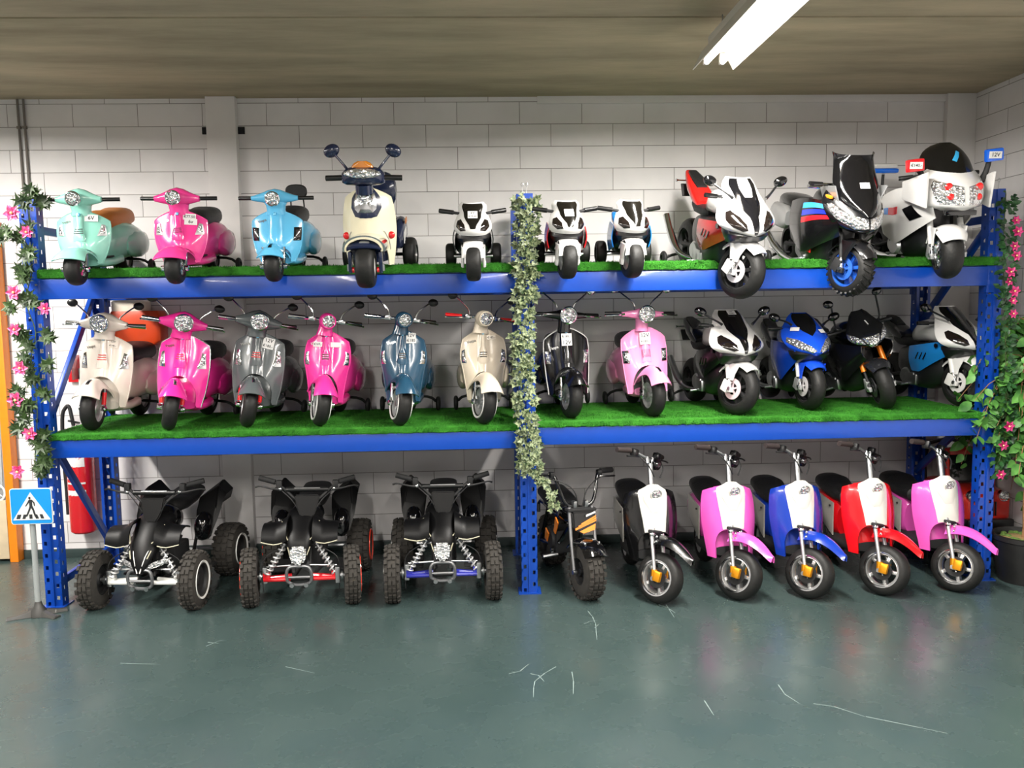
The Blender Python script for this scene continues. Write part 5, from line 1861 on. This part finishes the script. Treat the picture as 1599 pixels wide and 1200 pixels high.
    V.m().loft([ringxz(y_, 0, zc, hw, hh, 24, 2.8) for y_, zc, hw, hh in ((124, 86, 22, 28), (134, 90, 30, 34), (160, 94, 33, 33), (200, 102, 31, 24), (232, 107, 22, 13), (244, 109, 12, 6))]).build('rear_body', P, root)
    for s in (-1, 1):
        def SP(u, v, s=s):
            return Vector((s * (31 + 4 * sin(PI * v) * sin(PI * u)), 122 + 72 * u, 62 + 24 * u + (56 - 18 * u) * v))
        q = V.m().shell(SP, 12, 10, 2 * s, (0, 1), (0, 1)).build('side_panel', GR, root)
        V.m().ball((s * 33, 130, 112), 1.8, 8, 6).build('panel_screw', MATTEB, q)
    V.m().loft([ringxz(y_, 0, zc, hw, hh, 24, 2.5) for y_, zc, hw, hh in ((112, 125, 12, 7), (118, 128, 22, 13), (140, 130, 27, 15), (165, 130, 26, 14), (185, 136, 27, 16), (215, 138, 24, 13), (228, 138, 13, 7))]).build('seat', LEATHER, root)
    wheel(V, R, 25, (0, 196, R), False, 'rear_wheel', TYRE, SILVER, 'spoke', .62, None, n=32)
    sw = V.m()
    for s in (-1, 1):
        sw.tube([(s * 16, 136, 50), (s * 16, 196, R)], 3, 8, 1)
    sw.tube([(14, 130, 46), (34, 150, 20), (36, 152, 4)], 2.4, 8, 1)
    sw.build('swingarm', MATTEB, root)
    return root


for x, y, c, lab in ((.715, -.21, '#0a0a0b', 'black electric scooter with off-white front panel, right of the mini bike'),
                     (1.165, -.19, '#dc55b0', 'pink electric scooter between the black and the blue electric scooter'),
                     (1.565, -.2, '#12359c', 'blue electric scooter with off-white front panel on the floor'),
                     (2.0, -.185, '#d8101a', 'red electric scooter with off-white front panel on the floor'),
                     (2.435, -.165, '#dc55b0', 'pink electric scooter at the right end, beside the potted tree')):
    escooter((x, y, 0), lab, c, rz=.0 if c != '#0a0a0b' else .05, steer=.74)


# ------------------------------------------------------------------ mini bike
def minibike(loc, label, rz=.2, steer=.1):
    R = 43
    V = Veh('mini_bike', label, 'mini bike', loc, rz, 0, 0, .0036, steer, None, axle=(0, 0, R), rake=.3)
    root = V.root
    OR = paint('#e8862a')
    wheel(V, R, 30, (0, 0, R), True, 'front_wheel', DUSTY, MATTEB, 'spoke', .5, None, n=40, tread=1, roundness=3)
    wheel(V, R, 32, (0, 190, R), False, 'rear_wheel', DUSTY, MATTEB, 'spoke', .5, None, n=36, tread=1, roundness=3)
    for s in (-1, 1):
        x = s * 21
        f = V.m(True)
        f.tube([(x, 0, R - 2), (x, 16, R + 50), (x * .95, 28, 140)], [2.6, 2.6, 3], 8, 1)
        fk = f.build('fork_leg', mat('grey_fork', '#8c8c8e', .35, .7), root)
        V.m(True).lathe([(0, -3), (4, -3), (4, 3), (0, 3)], (x, 0, R), 'x', 12).build('axle_nut', STEEL, fk)
    V.m(True).box((0, 28, 136), (50, 16, 5), bev=2).build('fork_crown', MATTEB, root)

    def FD(u, v):
        ph = .75 + 1.7 * v
        r = R + 9 - 6 * abs(u) ** 2.5
        return Vector((u * 20, -r * cos(ph), R + r * sin(ph)))
    m_ = V.m(True).shell(FD, 14, 18, 2).build('front_mudguard', GLOSSB, root, ang=55)
    for s in (-1, 1):
        V.m(True).ball(FD(s * .6, .3) + Vector((0, -1, 1)), 2.4, 10, 6).build('mudguard_bolt', CHROME, m_)
    hb = V.m(True)
    hb.tube([(-68, 62, 190), (-50, 56, 191), (-38, 48, 186), (-32, 40, 166), (-24, 34, 146), (-10, 32, 139), (0, 32, 138), (10, 32, 139), (24, 34, 146), (32, 40, 166), (38, 48, 186), (50, 56, 191), (68, 62, 190)], 3, 10, 3)
    h_ = hb.build('handlebar', GLOSSB, root)
    for s in (-1, 1):
        V.m(True).tube([(s * 46, 54, 191), (s * 72, 63, 190)], 4.6, 12, 1).build('grip', RUBBER, h_)
        V.m(True).tube([(s * 42, 46, 184), (s * 54, 44, 184), (s * 72, 52, 182)], 1.6, 6, 3).build('brake_lever', BLACKP, h_)
        V.m(True).box((s * 42, 50, 189), (8, 10, 10), bev=2).build('switch_block', BLACKP, h_)
        V.m(True).tube([(s * 42, 46, 182), (s * 26, 36, 178), (s * 10, 30, 164), (s * 4, 30, 140)], 1.0, 5, 4).build('brake_cable', MATTEB, h_)
        V.m(True).box((s * 10, 31, 144), (6, 10, 11), bev=1.5).build('bar_clamp', STEEL, h_)
    pl = V.m(True).prism([(-18, 134), (22, 134), (24, 118), (20, 104), (-2, 98), (-18, 108)], 5, lambda a, b, h: (a, 10 + h + (b - 100) * .2 + abs(a) * .15, b)).build('number_plate', BLACKP, root, bevel=1.2)
    for k in range(4):
        V.m(True).prism([(-15 + k * 5, 106 + k * 3.6), (22, 118 + k * 3.4), (23, 120.4 + k * 3.4), (-15 + k * 5, 109 + k * 3.6)] if k < 3 else [(-2, 101), (19, 105), (21, 114), (-8, 104)], 1.2, lambda a, b, h: (a, 8.6 + h + (b - 100) * .2 + abs(a) * .15, b)).build('orange_stripe', OR, pl)
    V.m(True).prism([(4, 126), (22, 131), (21, 133), (4, 129)], 1.2, lambda a, b, h: (a, 8.6 + h + (b - 100) * .2 + abs(a) * .15, b)).build('white_print', WHITEP, pl)
    V.m().loft([ringxz(y_, 0, zc, hw, hh, 20, 2.4) for y_, zc, hw, hh in ((48, 118, 10, 10), (60, 120, 19, 16), (90, 116, 22, 16), (112, 108, 14, 10))]).build('fuel_tank', GLOSSB, root)
    V.m().loft([ringxz(y_, 0, zc, hw, hh, 20, 2.8) for y_, zc, hw, hh in ((104, 122, 14, 7), (114, 126, 24, 11), (150, 128, 27, 12), (190, 132, 26, 11), (200, 132, 16, 6))]).build('seat', LEATHER, root)
    fr = V.m()
    for s in (-1, 1):
        fr.tube([(0, 38, 128), (s * 12, 60, 96), (s * 18, 100, 60), (s * 20, 190, R)], 3.6, 8, 3)
        fr.tube([(s * 4, 40, 120), (s * 16, 110, 110), (s * 18, 200, 112), (s * 20, 206, 90)], 3, 8, 3)
        fr.tube([(s * 18, 150, 112), (s * 20, 188, R + 3)], 3.4, 8, 1)
    fr.build('frame', GLOSSB, root)
    en = V.m()
    en.box((0, 112, 66), (44, 44, 40), bev=5)
    en.lathe([(0, -26), (16, -26), (18, -20), (0, -20)], (0, 116, 66), 'x', 18)
    e_ = en.build('engine', MATTEB, root)
    V.m().lathe([(0, -2), (4, -2), (4, 2), (0, 2)], (-27, 100, 50), 'x', 12).build('pull_start', CHROME, e_)
    for s in (-1, 1):
        V.m().prism([(70, 104), (86, 112), (98, 84), (88, 80)], 2, lambda a, b, h, s=s: (s * (23 + h), a, b)).build('side_decal', OR, root, bevel=.5)
        V.m().prism([(112, 76), (132, 82), (138, 62), (124, 58)], 2, lambda a, b, h, s=s: (s * (27 + h), a, b)).build('side_decal', OR, root, bevel=.5)
        V.m().tube([(s * 18, 96, 44), (s * 44, 96, 42)], 3.4, 8, 1).build('footpeg', STEEL, root)
    return root


minibike((.318, -.1, 0), 'black mini bike with orange decals and high bars beside the middle upright', rz=.2, steer=.12)


# ------------------------------------------------------------------ leaves and garlands
random.seed(11)


def leaf_poly(kind):
    if kind == 'ivy':
        return [(0, 0), (.28, .02), (.5, -.12), (.42, .22), (.62, .5), (.28, .5), (0, 1.05), (-.28, .5), (-.62, .5), (-.42, .22), (-.5, -.12), (-.28, .02)]
    if kind == 'star':
        o = []
        for k in range(5):
            a = PI / 2 + (k - 2) * 1.05
            o.append((.62 * cos(a - .5) * .35, .35 * sin(a - .5) + .3))
            o.append((.85 * cos(a), .8 * sin(a) + .3))
        o.append((.62 * cos(PI / 2 + 2.6) * .35, .05))
        return o
    return [(0, 0), (.2, .12), (.33, .36), (.3, .62), (.14, .86), (0, 1.05), (-.14, .86), (-.3, .62), (-.33, .36), (-.2, .12)]


def add_leaf(M, p, d, n, size, kind, cup=.18):
    d = d.normalized()
    n = (n - d * n.dot(d))
    if n.length < 1e-4:
        n = d.orthogonal()
    n.normalize()
    s = d.cross(n)
    o = leaf_poly(kind)
    vs = [p + d * (.45 * size) - n * (cup * .2 * size)]
    for a, b in o:
        vs.append(p + s * (a * size) + d * (b * size) + n * (cup * abs(a) * size - .15 * size * max(0, b - .3) ** 2))
    k = len(o)
    M.add(vs, [(0, 1 + i, 1 + (i + 1) % k) for i in range(k)])


def leaf_mat(name, c1, c2, edge=None, scale=30):
    m, nt, b = new_mat(name)
    N, L = nt.nodes, nt.links
    b.inputs['Roughness'].default_value = .5
    tc = N.new('ShaderNodeTexCoord')
    no = N.new('ShaderNodeTexNoise')
    no.inputs['Scale'].default_value = scale
    no.inputs['Detail'].default_value = 3
    L.new(tc.outputs['Object'], no.inputs['Vector'])
    cr = N.new('ShaderNodeValToRGB')
    cr.color_ramp.elements[0].position = .38
    cr.color_ramp.elements[0].color = lin(c1)
    cr.color_ramp.elements[1].position = .62
    cr.color_ramp.elements[1].color = lin(c2)
    L.new(no.outputs['Fac'], cr.inputs['Fac'])
    L.new(cr.outputs['Color'], b.inputs['Base Color'])
    return m


IVY = leaf_mat('variegated_ivy', '#213a20', '#8f9a72', scale=60)
VINE = leaf_mat('dark_vine_leaves', '#1c3014', '#3a5226', scale=25)
VINE2 = leaf_mat('deep_green_vine_leaves', '#123018', '#2a5c2c', scale=25)
FICUS = leaf_mat('ficus_leaves', '#2f6226', '#5f9a45', scale=9)
PINK = leaf_mat('pink_petals', '#d8307c', '#f080b0', scale=60)
MAG = leaf_mat('magenta_petals', '#b81c62', '#e04890', scale=60)
STEM = mat('green_stem', '#4a5a34', .7)


def along(path, t):
    n = len(path) - 1
    k = min(int(t * n), n - 1)
    f = t * n - k
    return Vector(path[k]).lerp(Vector(path[k + 1]), f)


def flower(parent, p, r, m):
    M = Mesh()
    for ring, (k, rr, tilt) in enumerate(((6, 1.0, .35), (5, .7, .8), (4, .4, 1.4))):
        for j in range(k):
            a = 2 * PI * (j + .5 * ring) / k + random.uniform(-.2, .2)
            d = Vector((cos(a), -tilt * .8, sin(a)))
            add_leaf(M, p, d, Vector((-cos(a) * .3, -1, -sin(a) * .3)), r * rr, 'oval', .3)
            add_leaf(M, p + Vector((0, .002, 0)), d + Vector((.15, .1, .1)), Vector((0, -1, 0)), r * rr * .9, 'oval', .3)
    f = M.build('flower', m, parent)
    Mesh().ball(p + Vector((0, -r * .25, 0)), r * .16, 8, 6).build('flower_centre', mat('pale_flower_centre', '#f2d890', .6), f)


def garland(name, label, path, nleaf, spread, size, kind, m, flowers=(), fr=.03, fm=None, stemr=.003, depth=.05, clusters=0, group=None):
    t = thing(name, label, 'garland', tuple(path[0]), group=group)
    off = Vector(path[0])
    P = [Vector(p) - off for p in path]
    Mesh().tube([p + Vector((random.uniform(-.01, .01), 0, 0)) for p in P], stemr, 6, 4).build('stem', STEM, t)
    M = Mesh()
    tw = Mesh()
    if clusters:
        for c in range(clusters):
            tt = (c + random.uniform(.1, .9)) / clusters
            c0 = along(P, tt)
            c1 = c0 + Vector((random.uniform(-spread, spread), -random.uniform(.0, depth), random.uniform(-.03, .03)))
            tw.tube([c0, c0.lerp(c1, .5) + Vector((0, -.01, .01)), c1], .0012, 4, 2)
            for k in range(nleaf // clusters):
                a = random.uniform(0, 2 * PI)
                d = Vector((cos(a), random.uniform(-.5, .1), sin(a) - .15))
                add_leaf(M, c1 + Vector((random.uniform(-.008, .008), random.uniform(-.008, .008), random.uniform(-.008, .008))), d, Vector((random.uniform(-.4, .4), -1, random.uniform(-.2, .5))), size * random.uniform(.7, 1.15), kind)
    else:
        for i in range(nleaf):
            tt = random.random()
            c0 = along(P, tt)
            a = random.uniform(0, 2 * PI)
            rr = spread * random.random() ** .6
            c1 = c0 + Vector((cos(a) * rr, -abs(sin(a)) * depth, random.uniform(-.02, .02)))
            d = Vector((cos(a) + random.uniform(-.6, .6), random.uniform(-.6, .1), random.uniform(-1, .6)))
            add_leaf(M, c1, d, Vector((random.uniform(-.6, .6), -1, random.uniform(-.2, .7))), size * random.uniform(.7, 1.2), kind)
            if i % 4 == 0:
                tw.tube([c0, c1], .001, 4, 1)
    M.build('leaves', m, t)
    if tw.v:
        tw.build('twig', STEM, t)
    for (x, y, z) in flowers:
        flower(t, Vector((x, y, z)) - off, fr * random.uniform(.85, 1.15), fm or PINK)
    return t


yy = -.045
garland('flower_garland', 'green leaf garland with pink flowers winding down the left rack upright',
        [(-2.68, yy, 2.34), (-2.669, yy, 2.17), (-2.72, yy, 2.036), (-2.671, yy, 1.899), (-2.717, yy, 1.729), (-2.678, yy, 1.557), (-2.704, yy, 1.418), (-2.697, yy, 1.279), (-2.70, yy, 1.139), (-2.716, yy, .998), (-2.719, yy, .857), (-2.717, yy, .75)],
        330, .095, .054, 'star', VINE, [(x, -.10, z) for x, z in ((-2.727, 2.192), (-2.658, 2.091), (-2.746, 1.774), (-2.591, 1.686), (-2.757, 1.576), (-2.741, 1.368), (-2.777, 1.195), (-2.715, 1.012), (-2.794, .802))], .042, PINK, depth=.07, clusters=36)
garland('ivy_garland', 'cream and green variegated ivy garland down the middle rack upright',
        [(.005, yy, 2.25), (.014, yy, 2.123), (-.006, yy, 1.933), (-.001, yy, 1.758), (-.028, yy, 1.583), (-.013, yy, 1.406), (-.033, yy, 1.228), (-.011, yy, 1.047), (-.003, yy, .866), (.006, yy, .72)],
        620, .062, .036, 'ivy', IVY, depth=.06)
garland('ivy_garland', 'short trailing end of ivy reaching from the middle upright to the mini bike handlebar',
        [(.01, -.06, .74), (.067, -.08, .69), (.10, -.1, .66), (.128, -.12, .578), (.135, -.12, .54)], 46, .022, .032, 'ivy', IVY, depth=.02)
garland('flower_garland', 'dark green garland with magenta flowers hanging on the right rack upright',
        [(2.705, yy, 2.25), (2.712, yy, 2.05), (2.716, yy, 1.88), (2.72, yy, 1.70), (2.735, yy, 1.54), (2.735, yy, 1.36), (2.75, yy, 1.1), (2.75, yy, .88), (2.71, yy, .64)],
        420, .045, .036, 'oval', VINE2, [(x + random.uniform(-.012, .012), -.10 - random.uniform(0, .02), z + dz) for x, z in ((2.735, 2.093), (2.745, 2.032), (2.735, 1.951), (2.727, 1.898), (2.718, 1.809), (2.716, 1.755), (2.725, 1.701), (2.735, 1.647), (2.735, 1.575), (2.732, .936), (2.718, .825), (2.699, .658)) for dz in (0,)], .03, MAG, depth=.05)

# ------------------------------------------------------------------ potted tree
pt = thing('potted_tree', 'leafy green artificial tree in a black pot at the right wall', 'tree', (2.925, -.02, 0))
Mesh().lathe([(0, 0), (.135, 0), (.16, .12), (.172, .245), (.178, .25), (.178, .275), (.165, .278), (.16, .26), (.15, .235), (0, .235)], (0, 0, 0), 'z', 36).build('pot', mat('black_pot', '#141414', .5, 0, .1, .1), pt)
Mesh().lathe([(0, .23), (.155, .228), (.158, .236), (.12, .25), (0, .258)], (0, 0, 0), 'z', 28).build('soil', mat('dry_moss_soil', '#8a7348', .9, 0, 0, .4, .5, 50), pt)
tm = Mesh()
for k in range(26):
    a = random.uniform(0, 2 * PI)
    r = random.uniform(.06, .14)
    tm.ball((r * cos(a), r * sin(a), .25), (.02, .02, .014), 6, 5)
tm.build('moss_clumps', mat('green_moss', '#4f6a2c', .9, 0, 0, .3, .4, 60), pt)
BARK = mat('tree_bark', '#8a6544', .8, 0, 0, .25, .4, 40)
tk_ = Mesh()
tk_.tube([(.0, 0, .24), (.015, .01, .5), (-.01, 0, .8), (.01, -.01, 1.1), (0, 0, 1.45)], [.019, .017, .015, .012, .006], 10, 4)
tk_.tube([(.01, .01, .24), (-.02, -.015, .5), (.02, .01, .8), (-.01, .01, 1.1), (.03, 0, 1.3)], [.014, .012, .011, .009, .005], 8, 4)
tk_.build('trunk', BARK, pt)
br_, lf = Mesh(), Mesh()
for i in range(105):
    z0_ = random.uniform(.75, 1.5)
    a = random.uniform(0, 2 * PI)
    L_ = random.uniform(.16, .36) * (1.1 - abs(z0_ - 1.15) * .5)
    hx = .155 if cos(a) > 0 else 1.0
    droop = random.uniform(.05, .38)
    p0 = Vector((0, 0, z0_))
    mid = Vector((min(.12, L_ * .6 * cos(a)), L_ * .6 * sin(a), z0_ + .07))
    p1 = Vector((min(.12, L_ * cos(a)), L_ * sin(a), z0_ + .02 - droop))
    br_.tube([p0, mid, p1], [.004, .003, .0015], 5, 3)
    for k in range(17):
        t_ = random.uniform(.25, 1)
        q = p0.lerp(mid, t_ / .5) if t_ < .5 else mid.lerp(p1, (t_ - .5) / .5)
        b_ = random.uniform(0, 2 * PI)
        q = q + Vector((random.uniform(-.02, .02), random.uniform(-.02, .02), random.uniform(-.02, .02)))
        q.x = min(q.x, .11)
        d = Vector((cos(b_) * .8 - (.6 if q.x > .1 else 0), sin(b_) * .8, random.uniform(-1.1, .1)))
        add_leaf(lf, q, d, Vector((random.uniform(-.6, .6), -1, random.uniform(0, .9))), random.uniform(.055, .09), 'oval')
br_.build('branches', BARK, pt)
lf.v = [Vector((min(p.x, .182), p.y, p.z)) for p in lf.v]
lf.build('foliage', FICUS, pt)

# ------------------------------------------------------------------ pedestrian crossing sign
sg = thing('crossing_sign', 'toy pedestrian crossing sign on a grey pole beside the left upright', 'sign', (-2.72, -.13, 0))
SB = paint('#1484cc', .3)
b = Mesh()
for k, (a, L_) in enumerate(((PI * 1.12, .155), (-.35, .13), (.62, .14), (PI * .72, .14))):
    ca, sa = cos(a), sin(a)
    rings = []
    for t, w, h in ((0, .03, .04), (.35, .024, .03), (.7, .022, .016), (1, .03, .012)):
        c = Vector((ca * L_ * t, sa * L_ * t, 0))
        n_ = Vector((-sa, ca, 0))
        rings.append([c - n_ * w, c + n_ * w, c + n_ * w * .6 + Vector((0, 0, h)), c - n_ * w * .6 + Vector((0, 0, h))])
    b.loft(rings)
b.lathe([(0, 0), (.045, 0), (.04, .03), (.022, .06), (.016, .085), (0, .085)], (0, 0, 0), 'z', 20)
b.build('base', mat('dark_grey_base', '#3b3a38', .5, 0, .1, .1), sg, bevel=.003)
Mesh().tube([(0, 0, .06), (.0, 0, .29)], .0155, 16, 1).build('pole', mat('grey_pole', '#8f9494', .5), sg)
Mesh().tube([(0, 0, .285), (.0, 0, .6)], .0145, 16, 1).build('upper_pole', mat('grey_pole', '#8f9494', .5), sg)


def rrect(w, h, r, n=5):
    o = []
    for cx, cy, a0 in ((w / 2 - r, h / 2 - r, 0), (-w / 2 + r, h / 2 - r, PI / 2), (-w / 2 + r, -h / 2 + r, PI), (w / 2 - r, -h / 2 + r, 1.5 * PI)):
        for k in range(n + 1):
            a = a0 + k * PI / 2 / n
            o.append((cx + r * cos(a), cy + r * sin(a)))
    return o


FX = lambda y0, zc, x0=0: (lambda a, b_, h: (x0 + a, y0 - h, zc + b_))
px0 = .012
SZ = .62
pl = Mesh().prism(rrect(.222, .198, .014), .006, FX(-.017, SZ, px0)).build('sign_plate', WHITEP, sg)
Mesh().prism(rrect(.214, .190, .012), .0012, FX(-.023, SZ, px0)).build('blue_field', SB, pl)
Mesh().prism([(-.1, -.075), (.1, -.075), (0, .078)], .0012, FX(-.0242, SZ, px0)).build('white_triangle', WHITEP, pl)
fg = Mesh()
F_ = FX(-.0254, SZ, px0)
fg.prism([(.006 * cos(2 * PI * k / 14) - .005, .006 * 1.15 * sin(2 * PI * k / 14) + .046) for k in range(14)], .0012, F_)
fg.prism([(-.009, .038), (.006, .038), (.02, .022), (.021, .002), (.016, .002), (.014, .018), (.008, .026), (.007, .004), (.014, -.012), (.024, -.05), (.031, -.054), (.024, -.058), (.016, -.056), (.006, -.02), (0, -.008), (-.008, -.026), (-.022, -.054), (-.032, -.058), (-.03, -.052), (-.016, -.022), (-.008, .0), (-.008, .022), (-.02, .008), (-.028, -.002), (-.03, .003), (-.018, .022)], .0012, F_)
for x0, x1 in ((-.082, -.062), (-.05, -.034), (-.012, .004), (.022, .038), (.05, .066)):
    sk = (-.008 if x0 < -.02 else (.008 if x0 > .01 else 0))
    fg.prism([(x0, -.068), (x1, -.068), (x1 - sk, -.044), (x0 - sk, -.044)], .0009, F_)
fg.build('walking_figure', INK, pl)

# ------------------------------------------------------------------ fire extinguisher, its sign
ex = thing('fire_extinguisher', 'large red fire extinguisher with white label hung on the wall behind the left rack bay', 'fire extinguisher', (-2.917, .865, .205))
XR_ = paint('#c81822', .25)
Mesh().lathe([(0, 0), (.07, 0), (.083, .012), (.085, .03), (.085, .53), (.08, .56), (.055, .60), (.028, .625), (.024, .65), (0, .65)], (0, 0, 0), 'z', 36).build('cylinder', XR_, ex)
v_ = Mesh()
v_.tube([(0, 0, .64), (0, 0, .70)], .018, 12, 1)
v_.box((0, -.03, .71), (.03, .06, .025), bev=.004)
vo = v_.build('valve', CHROME, ex)
hm = Mesh()
hm.box((0, -.05, .745), (.022, .13, .012), Matrix.Rotation(-.25, 3, 'X'), .004)
hm.box((0, -.05, .705), (.02, .12, .01), Matrix.Rotation(.1, 3, 'X'), .004)
hm.build('handle', MATTEB, vo)
Mesh().tube([(-.02, -.01, .69), (-.03, -.01, .76), (-.05, 0, .84), (-.075, 0, .83), (-.098, 0, .76), (-.105, 0, .5), (-.1, 0, .3), (-.1, 0, .12)], .012, 10, 4).build('hose', MATTEB, ex)
Mesh().box((0, .092, .4), (.09, .02, .3), bev=.003).build('wall_bracket', MATTEB, ex)


def cyl(u, v):
    a = u * .95
    return Vector((.0855 * sin(a), -.0855 * cos(a), .03 + .5 * v))


lb = Mesh().decal(cyl, [(-.8, .84), (.75, .84), (.75, .97), (-.8, .97)], .0006, 0, 4, .001).build('white_label', PAPER, ex)
Mesh().decal(cyl, [(-.8, .46), (.75, .46), (.75, .53), (-.8, .53)], .0006, 0, 4, .001).build('white_band', PAPER, ex)
Mesh().decal(cyl, [(-.8, .61), (.75, .61), (.75, .635), (-.8, .635)], .0006, 0, 4, .001).build('white_band', PAPER, ex)
Mesh().decal(cyl, [(-.8, .68), (-.45, .68), (-.45, .80), (-.8, .80)], .0006, 0, 4, .001).build('pictogram_label', PAPER, ex)
es = thing('wall_sign', 'small red and green extinguisher sign sticking out from the wall', 'sign', (-2.93, .96, 1.2))
Mesh().box((0, -.05, .1), (.004, .12, .16), bev=.001).build('red_panel', XR_, es)
Mesh().box((.035, -.01, -.02), (.075, .006, .22), bev=.001).build('green_panel', mat('pale_green_sign', '#cfe4d6', .5), es)
Mesh().box((-.035, -.008, .06), (.07, .006, .12), bev=.001).build('red_tab', XR_, es)

# ------------------------------------------------------------------ orange post and banner at the left wall
op = Mesh().box((-3.405, .93, 1.13), (.055, .075, 2.26), bev=.004).build('wooden_post', mat('orange_painted_wood', '#ee8616', .45, 0, .1, .08, .1, 30))
tag(op, 'tall orange painted post standing against the wall at the left edge', 'post')
bn = thing('printed_banner', 'grey printed car banner with a round star emblem at the left edge', 'banner', (-3.66, .93, 0))
Mesh().box((0, 0, 1.35), (.44, .02, 1.9), bev=.003).build('banner_panel', mat('grey_print', '#8f9193', .5, 0, 0, .25, 0, 3), bn)
Mesh().box((0, -.012, .22), (.44, .03, .40), bev=.004).build('lower_board', mat('beige_board', '#c9b89a', .6, 0, 0, .2, 0, 12), bn)
body = Mesh()
body.prism([(-.22, .5), (.2, .5), (.21, .8), (.1, .98), (-.22, 1.05)], .004, lambda a, b_, h: (a, -.011 - h, b_))
bd = body.build('printed_bodywork', mat('printed_silver', '#b9bbbd', .35, .2), bn)
em = Mesh()
em.lathe([(.052, 0), (.06, -.003), (.066, 0)], (.155, -.019, .47), 'y', 36)
for k in range(3):
    a = PI / 2 + k * 2 * PI / 3
    em.prism([(.155 + .06 * cos(a), .47 + .06 * sin(a)), (.155 + .012 * cos(a + 1.05), .47 + .012 * sin(a + 1.05)), (.155, .47), (.155 + .012 * cos(a - 1.05), .47 + .012 * sin(a - 1.05))], .003, lambda a_, b_, h: (a_, -.016 - h, b_))
em.build('star_emblem', mat('printed_white', '#e8e8e8', .4), bn)

# ------------------------------------------------------------------ orange boxes and crates behind the toys
ORC = mat('orange_red_plastic', '#d8481c', .4, 0, .2, .06)
bx = thing('wall_box', 'orange box with cream top fixed on the wall behind the cream scooter', 'wall box', (-2.50, .90, 1.44))
Mesh().loft([[(a * w, b_ * d, z) for a, b_ in rrect(2, 2, .25)] for z, w, d in ((0, .12, .06), (.03, .165, .075), (.2, .165, .075), (.225, .15, .07))]).build('tub', ORC, bx)
Mesh().loft([[(a * w - .04, b_ * d, z) for a, b_ in rrect(2, 2, .25)] for z, w, d in ((.225, .11, .06), (.285, .11, .06), (.295, .1, .05))]).build('lid', mat('cream_lid', '#ded6c4', .5), bx)


jp = thing('toy_jeep', 'red ride-on toy jeep with dark windscreen half hidden behind the right upright', 'toy car', (2.92, .34, 0))
JR = mat('red_jeep_plastic', '#c8281c', .35, 0, .3, .05)
jb = Mesh()
jb.loft([[(a * w, y_, z + b_ * h) for a, b_ in rrect(2, 2, .5, 4)] for y_, z, w, h in ((0, .33, .13, .08), (.02, .34, .155, .11), (.16, .35, .16, .12), (.2, .34, .16, .11), (.5, .34, .16, .11), (.52, .34, .15, .1))])
jb.build('body', JR, jp, bevel=.004)
Mesh().box((0, -.02, .25), (.3, .05, .06), bev=.012).build('bumper', BLACKP, jp)
gr = Mesh()
for k in range(7):
    gr.box((-.05 + k * .0167, -.004, .34), (.007, .012, .09), bev=.002)
gr.build('grille', BLACKP, jp)
for s in (-1, 1):
    hl_ = Mesh().lathe([(.024, .01), (.03, -.004), (.034, -.006), (.036, .004), (.036, .02), (0, .02)], (s * .1, -.004, .42), 'y', 24).build('headlight', CHROME, jp)
    Mesh().lathe([(0, -.004), (.02, -.002), (.026, .004), (0, .004)], (s * .1, -.002, .42), 'y', 20).build('lens', LENS, hl_)
    for y_ in (.08, .42):
        w_ = Mesh().lathe([(.05, -.03), (.09, -.035), (.11, -.025), (.115, 0), (.11, .025), (.09, .035), (.05, .03), (.05, -.03)], (s * .13, y_, .115), 'x', 28).build('wheel', TYRE, jp)
        Mesh().lathe([(0, -.02), (.055, -.03), (.055, .03), (0, .02)], (s * .13, y_, .115), 'x', 20).build('rim', SILVER, w_)
        Mesh().loft([[(s * .125 + a * .035, y_ + .13 * cos(t), .15 + .12 * sin(t) + b_ * .01) for a, b_ in rrect(2, 2, .5, 3)] for t in [PI * k / 8 for k in range(9)]]).build('wheel_arch', BLACKP, jp)
ws_ = Mesh()
ws_.box((0, .2, .56), (.29, .012, .18), Matrix.Rotation(-.12, 3, 'X'), .004)
ws_.build('windscreen', mat('dark_windscreen', '#14181a', .12, 0, .6), jp)
fr_ = Mesh().tube([(-.15, .19, .44), (-.15, .21, .66), (-.13, .215, .685), (.13, .215, .685), (.15, .21, .66), (.15, .19, .44)], .014, 10, 2)
fr_.box((0, .212, .675), (.28, .03, .05), bev=.01)
fr_.build('windscreen_frame', JR, jp)
Mesh().tube([(-.13, .5, .42), (-.13, .48, .68), (.13, .48, .68), (.13, .5, .42)], .013, 10, 2).build('roll_bar', BLACKP, jp)
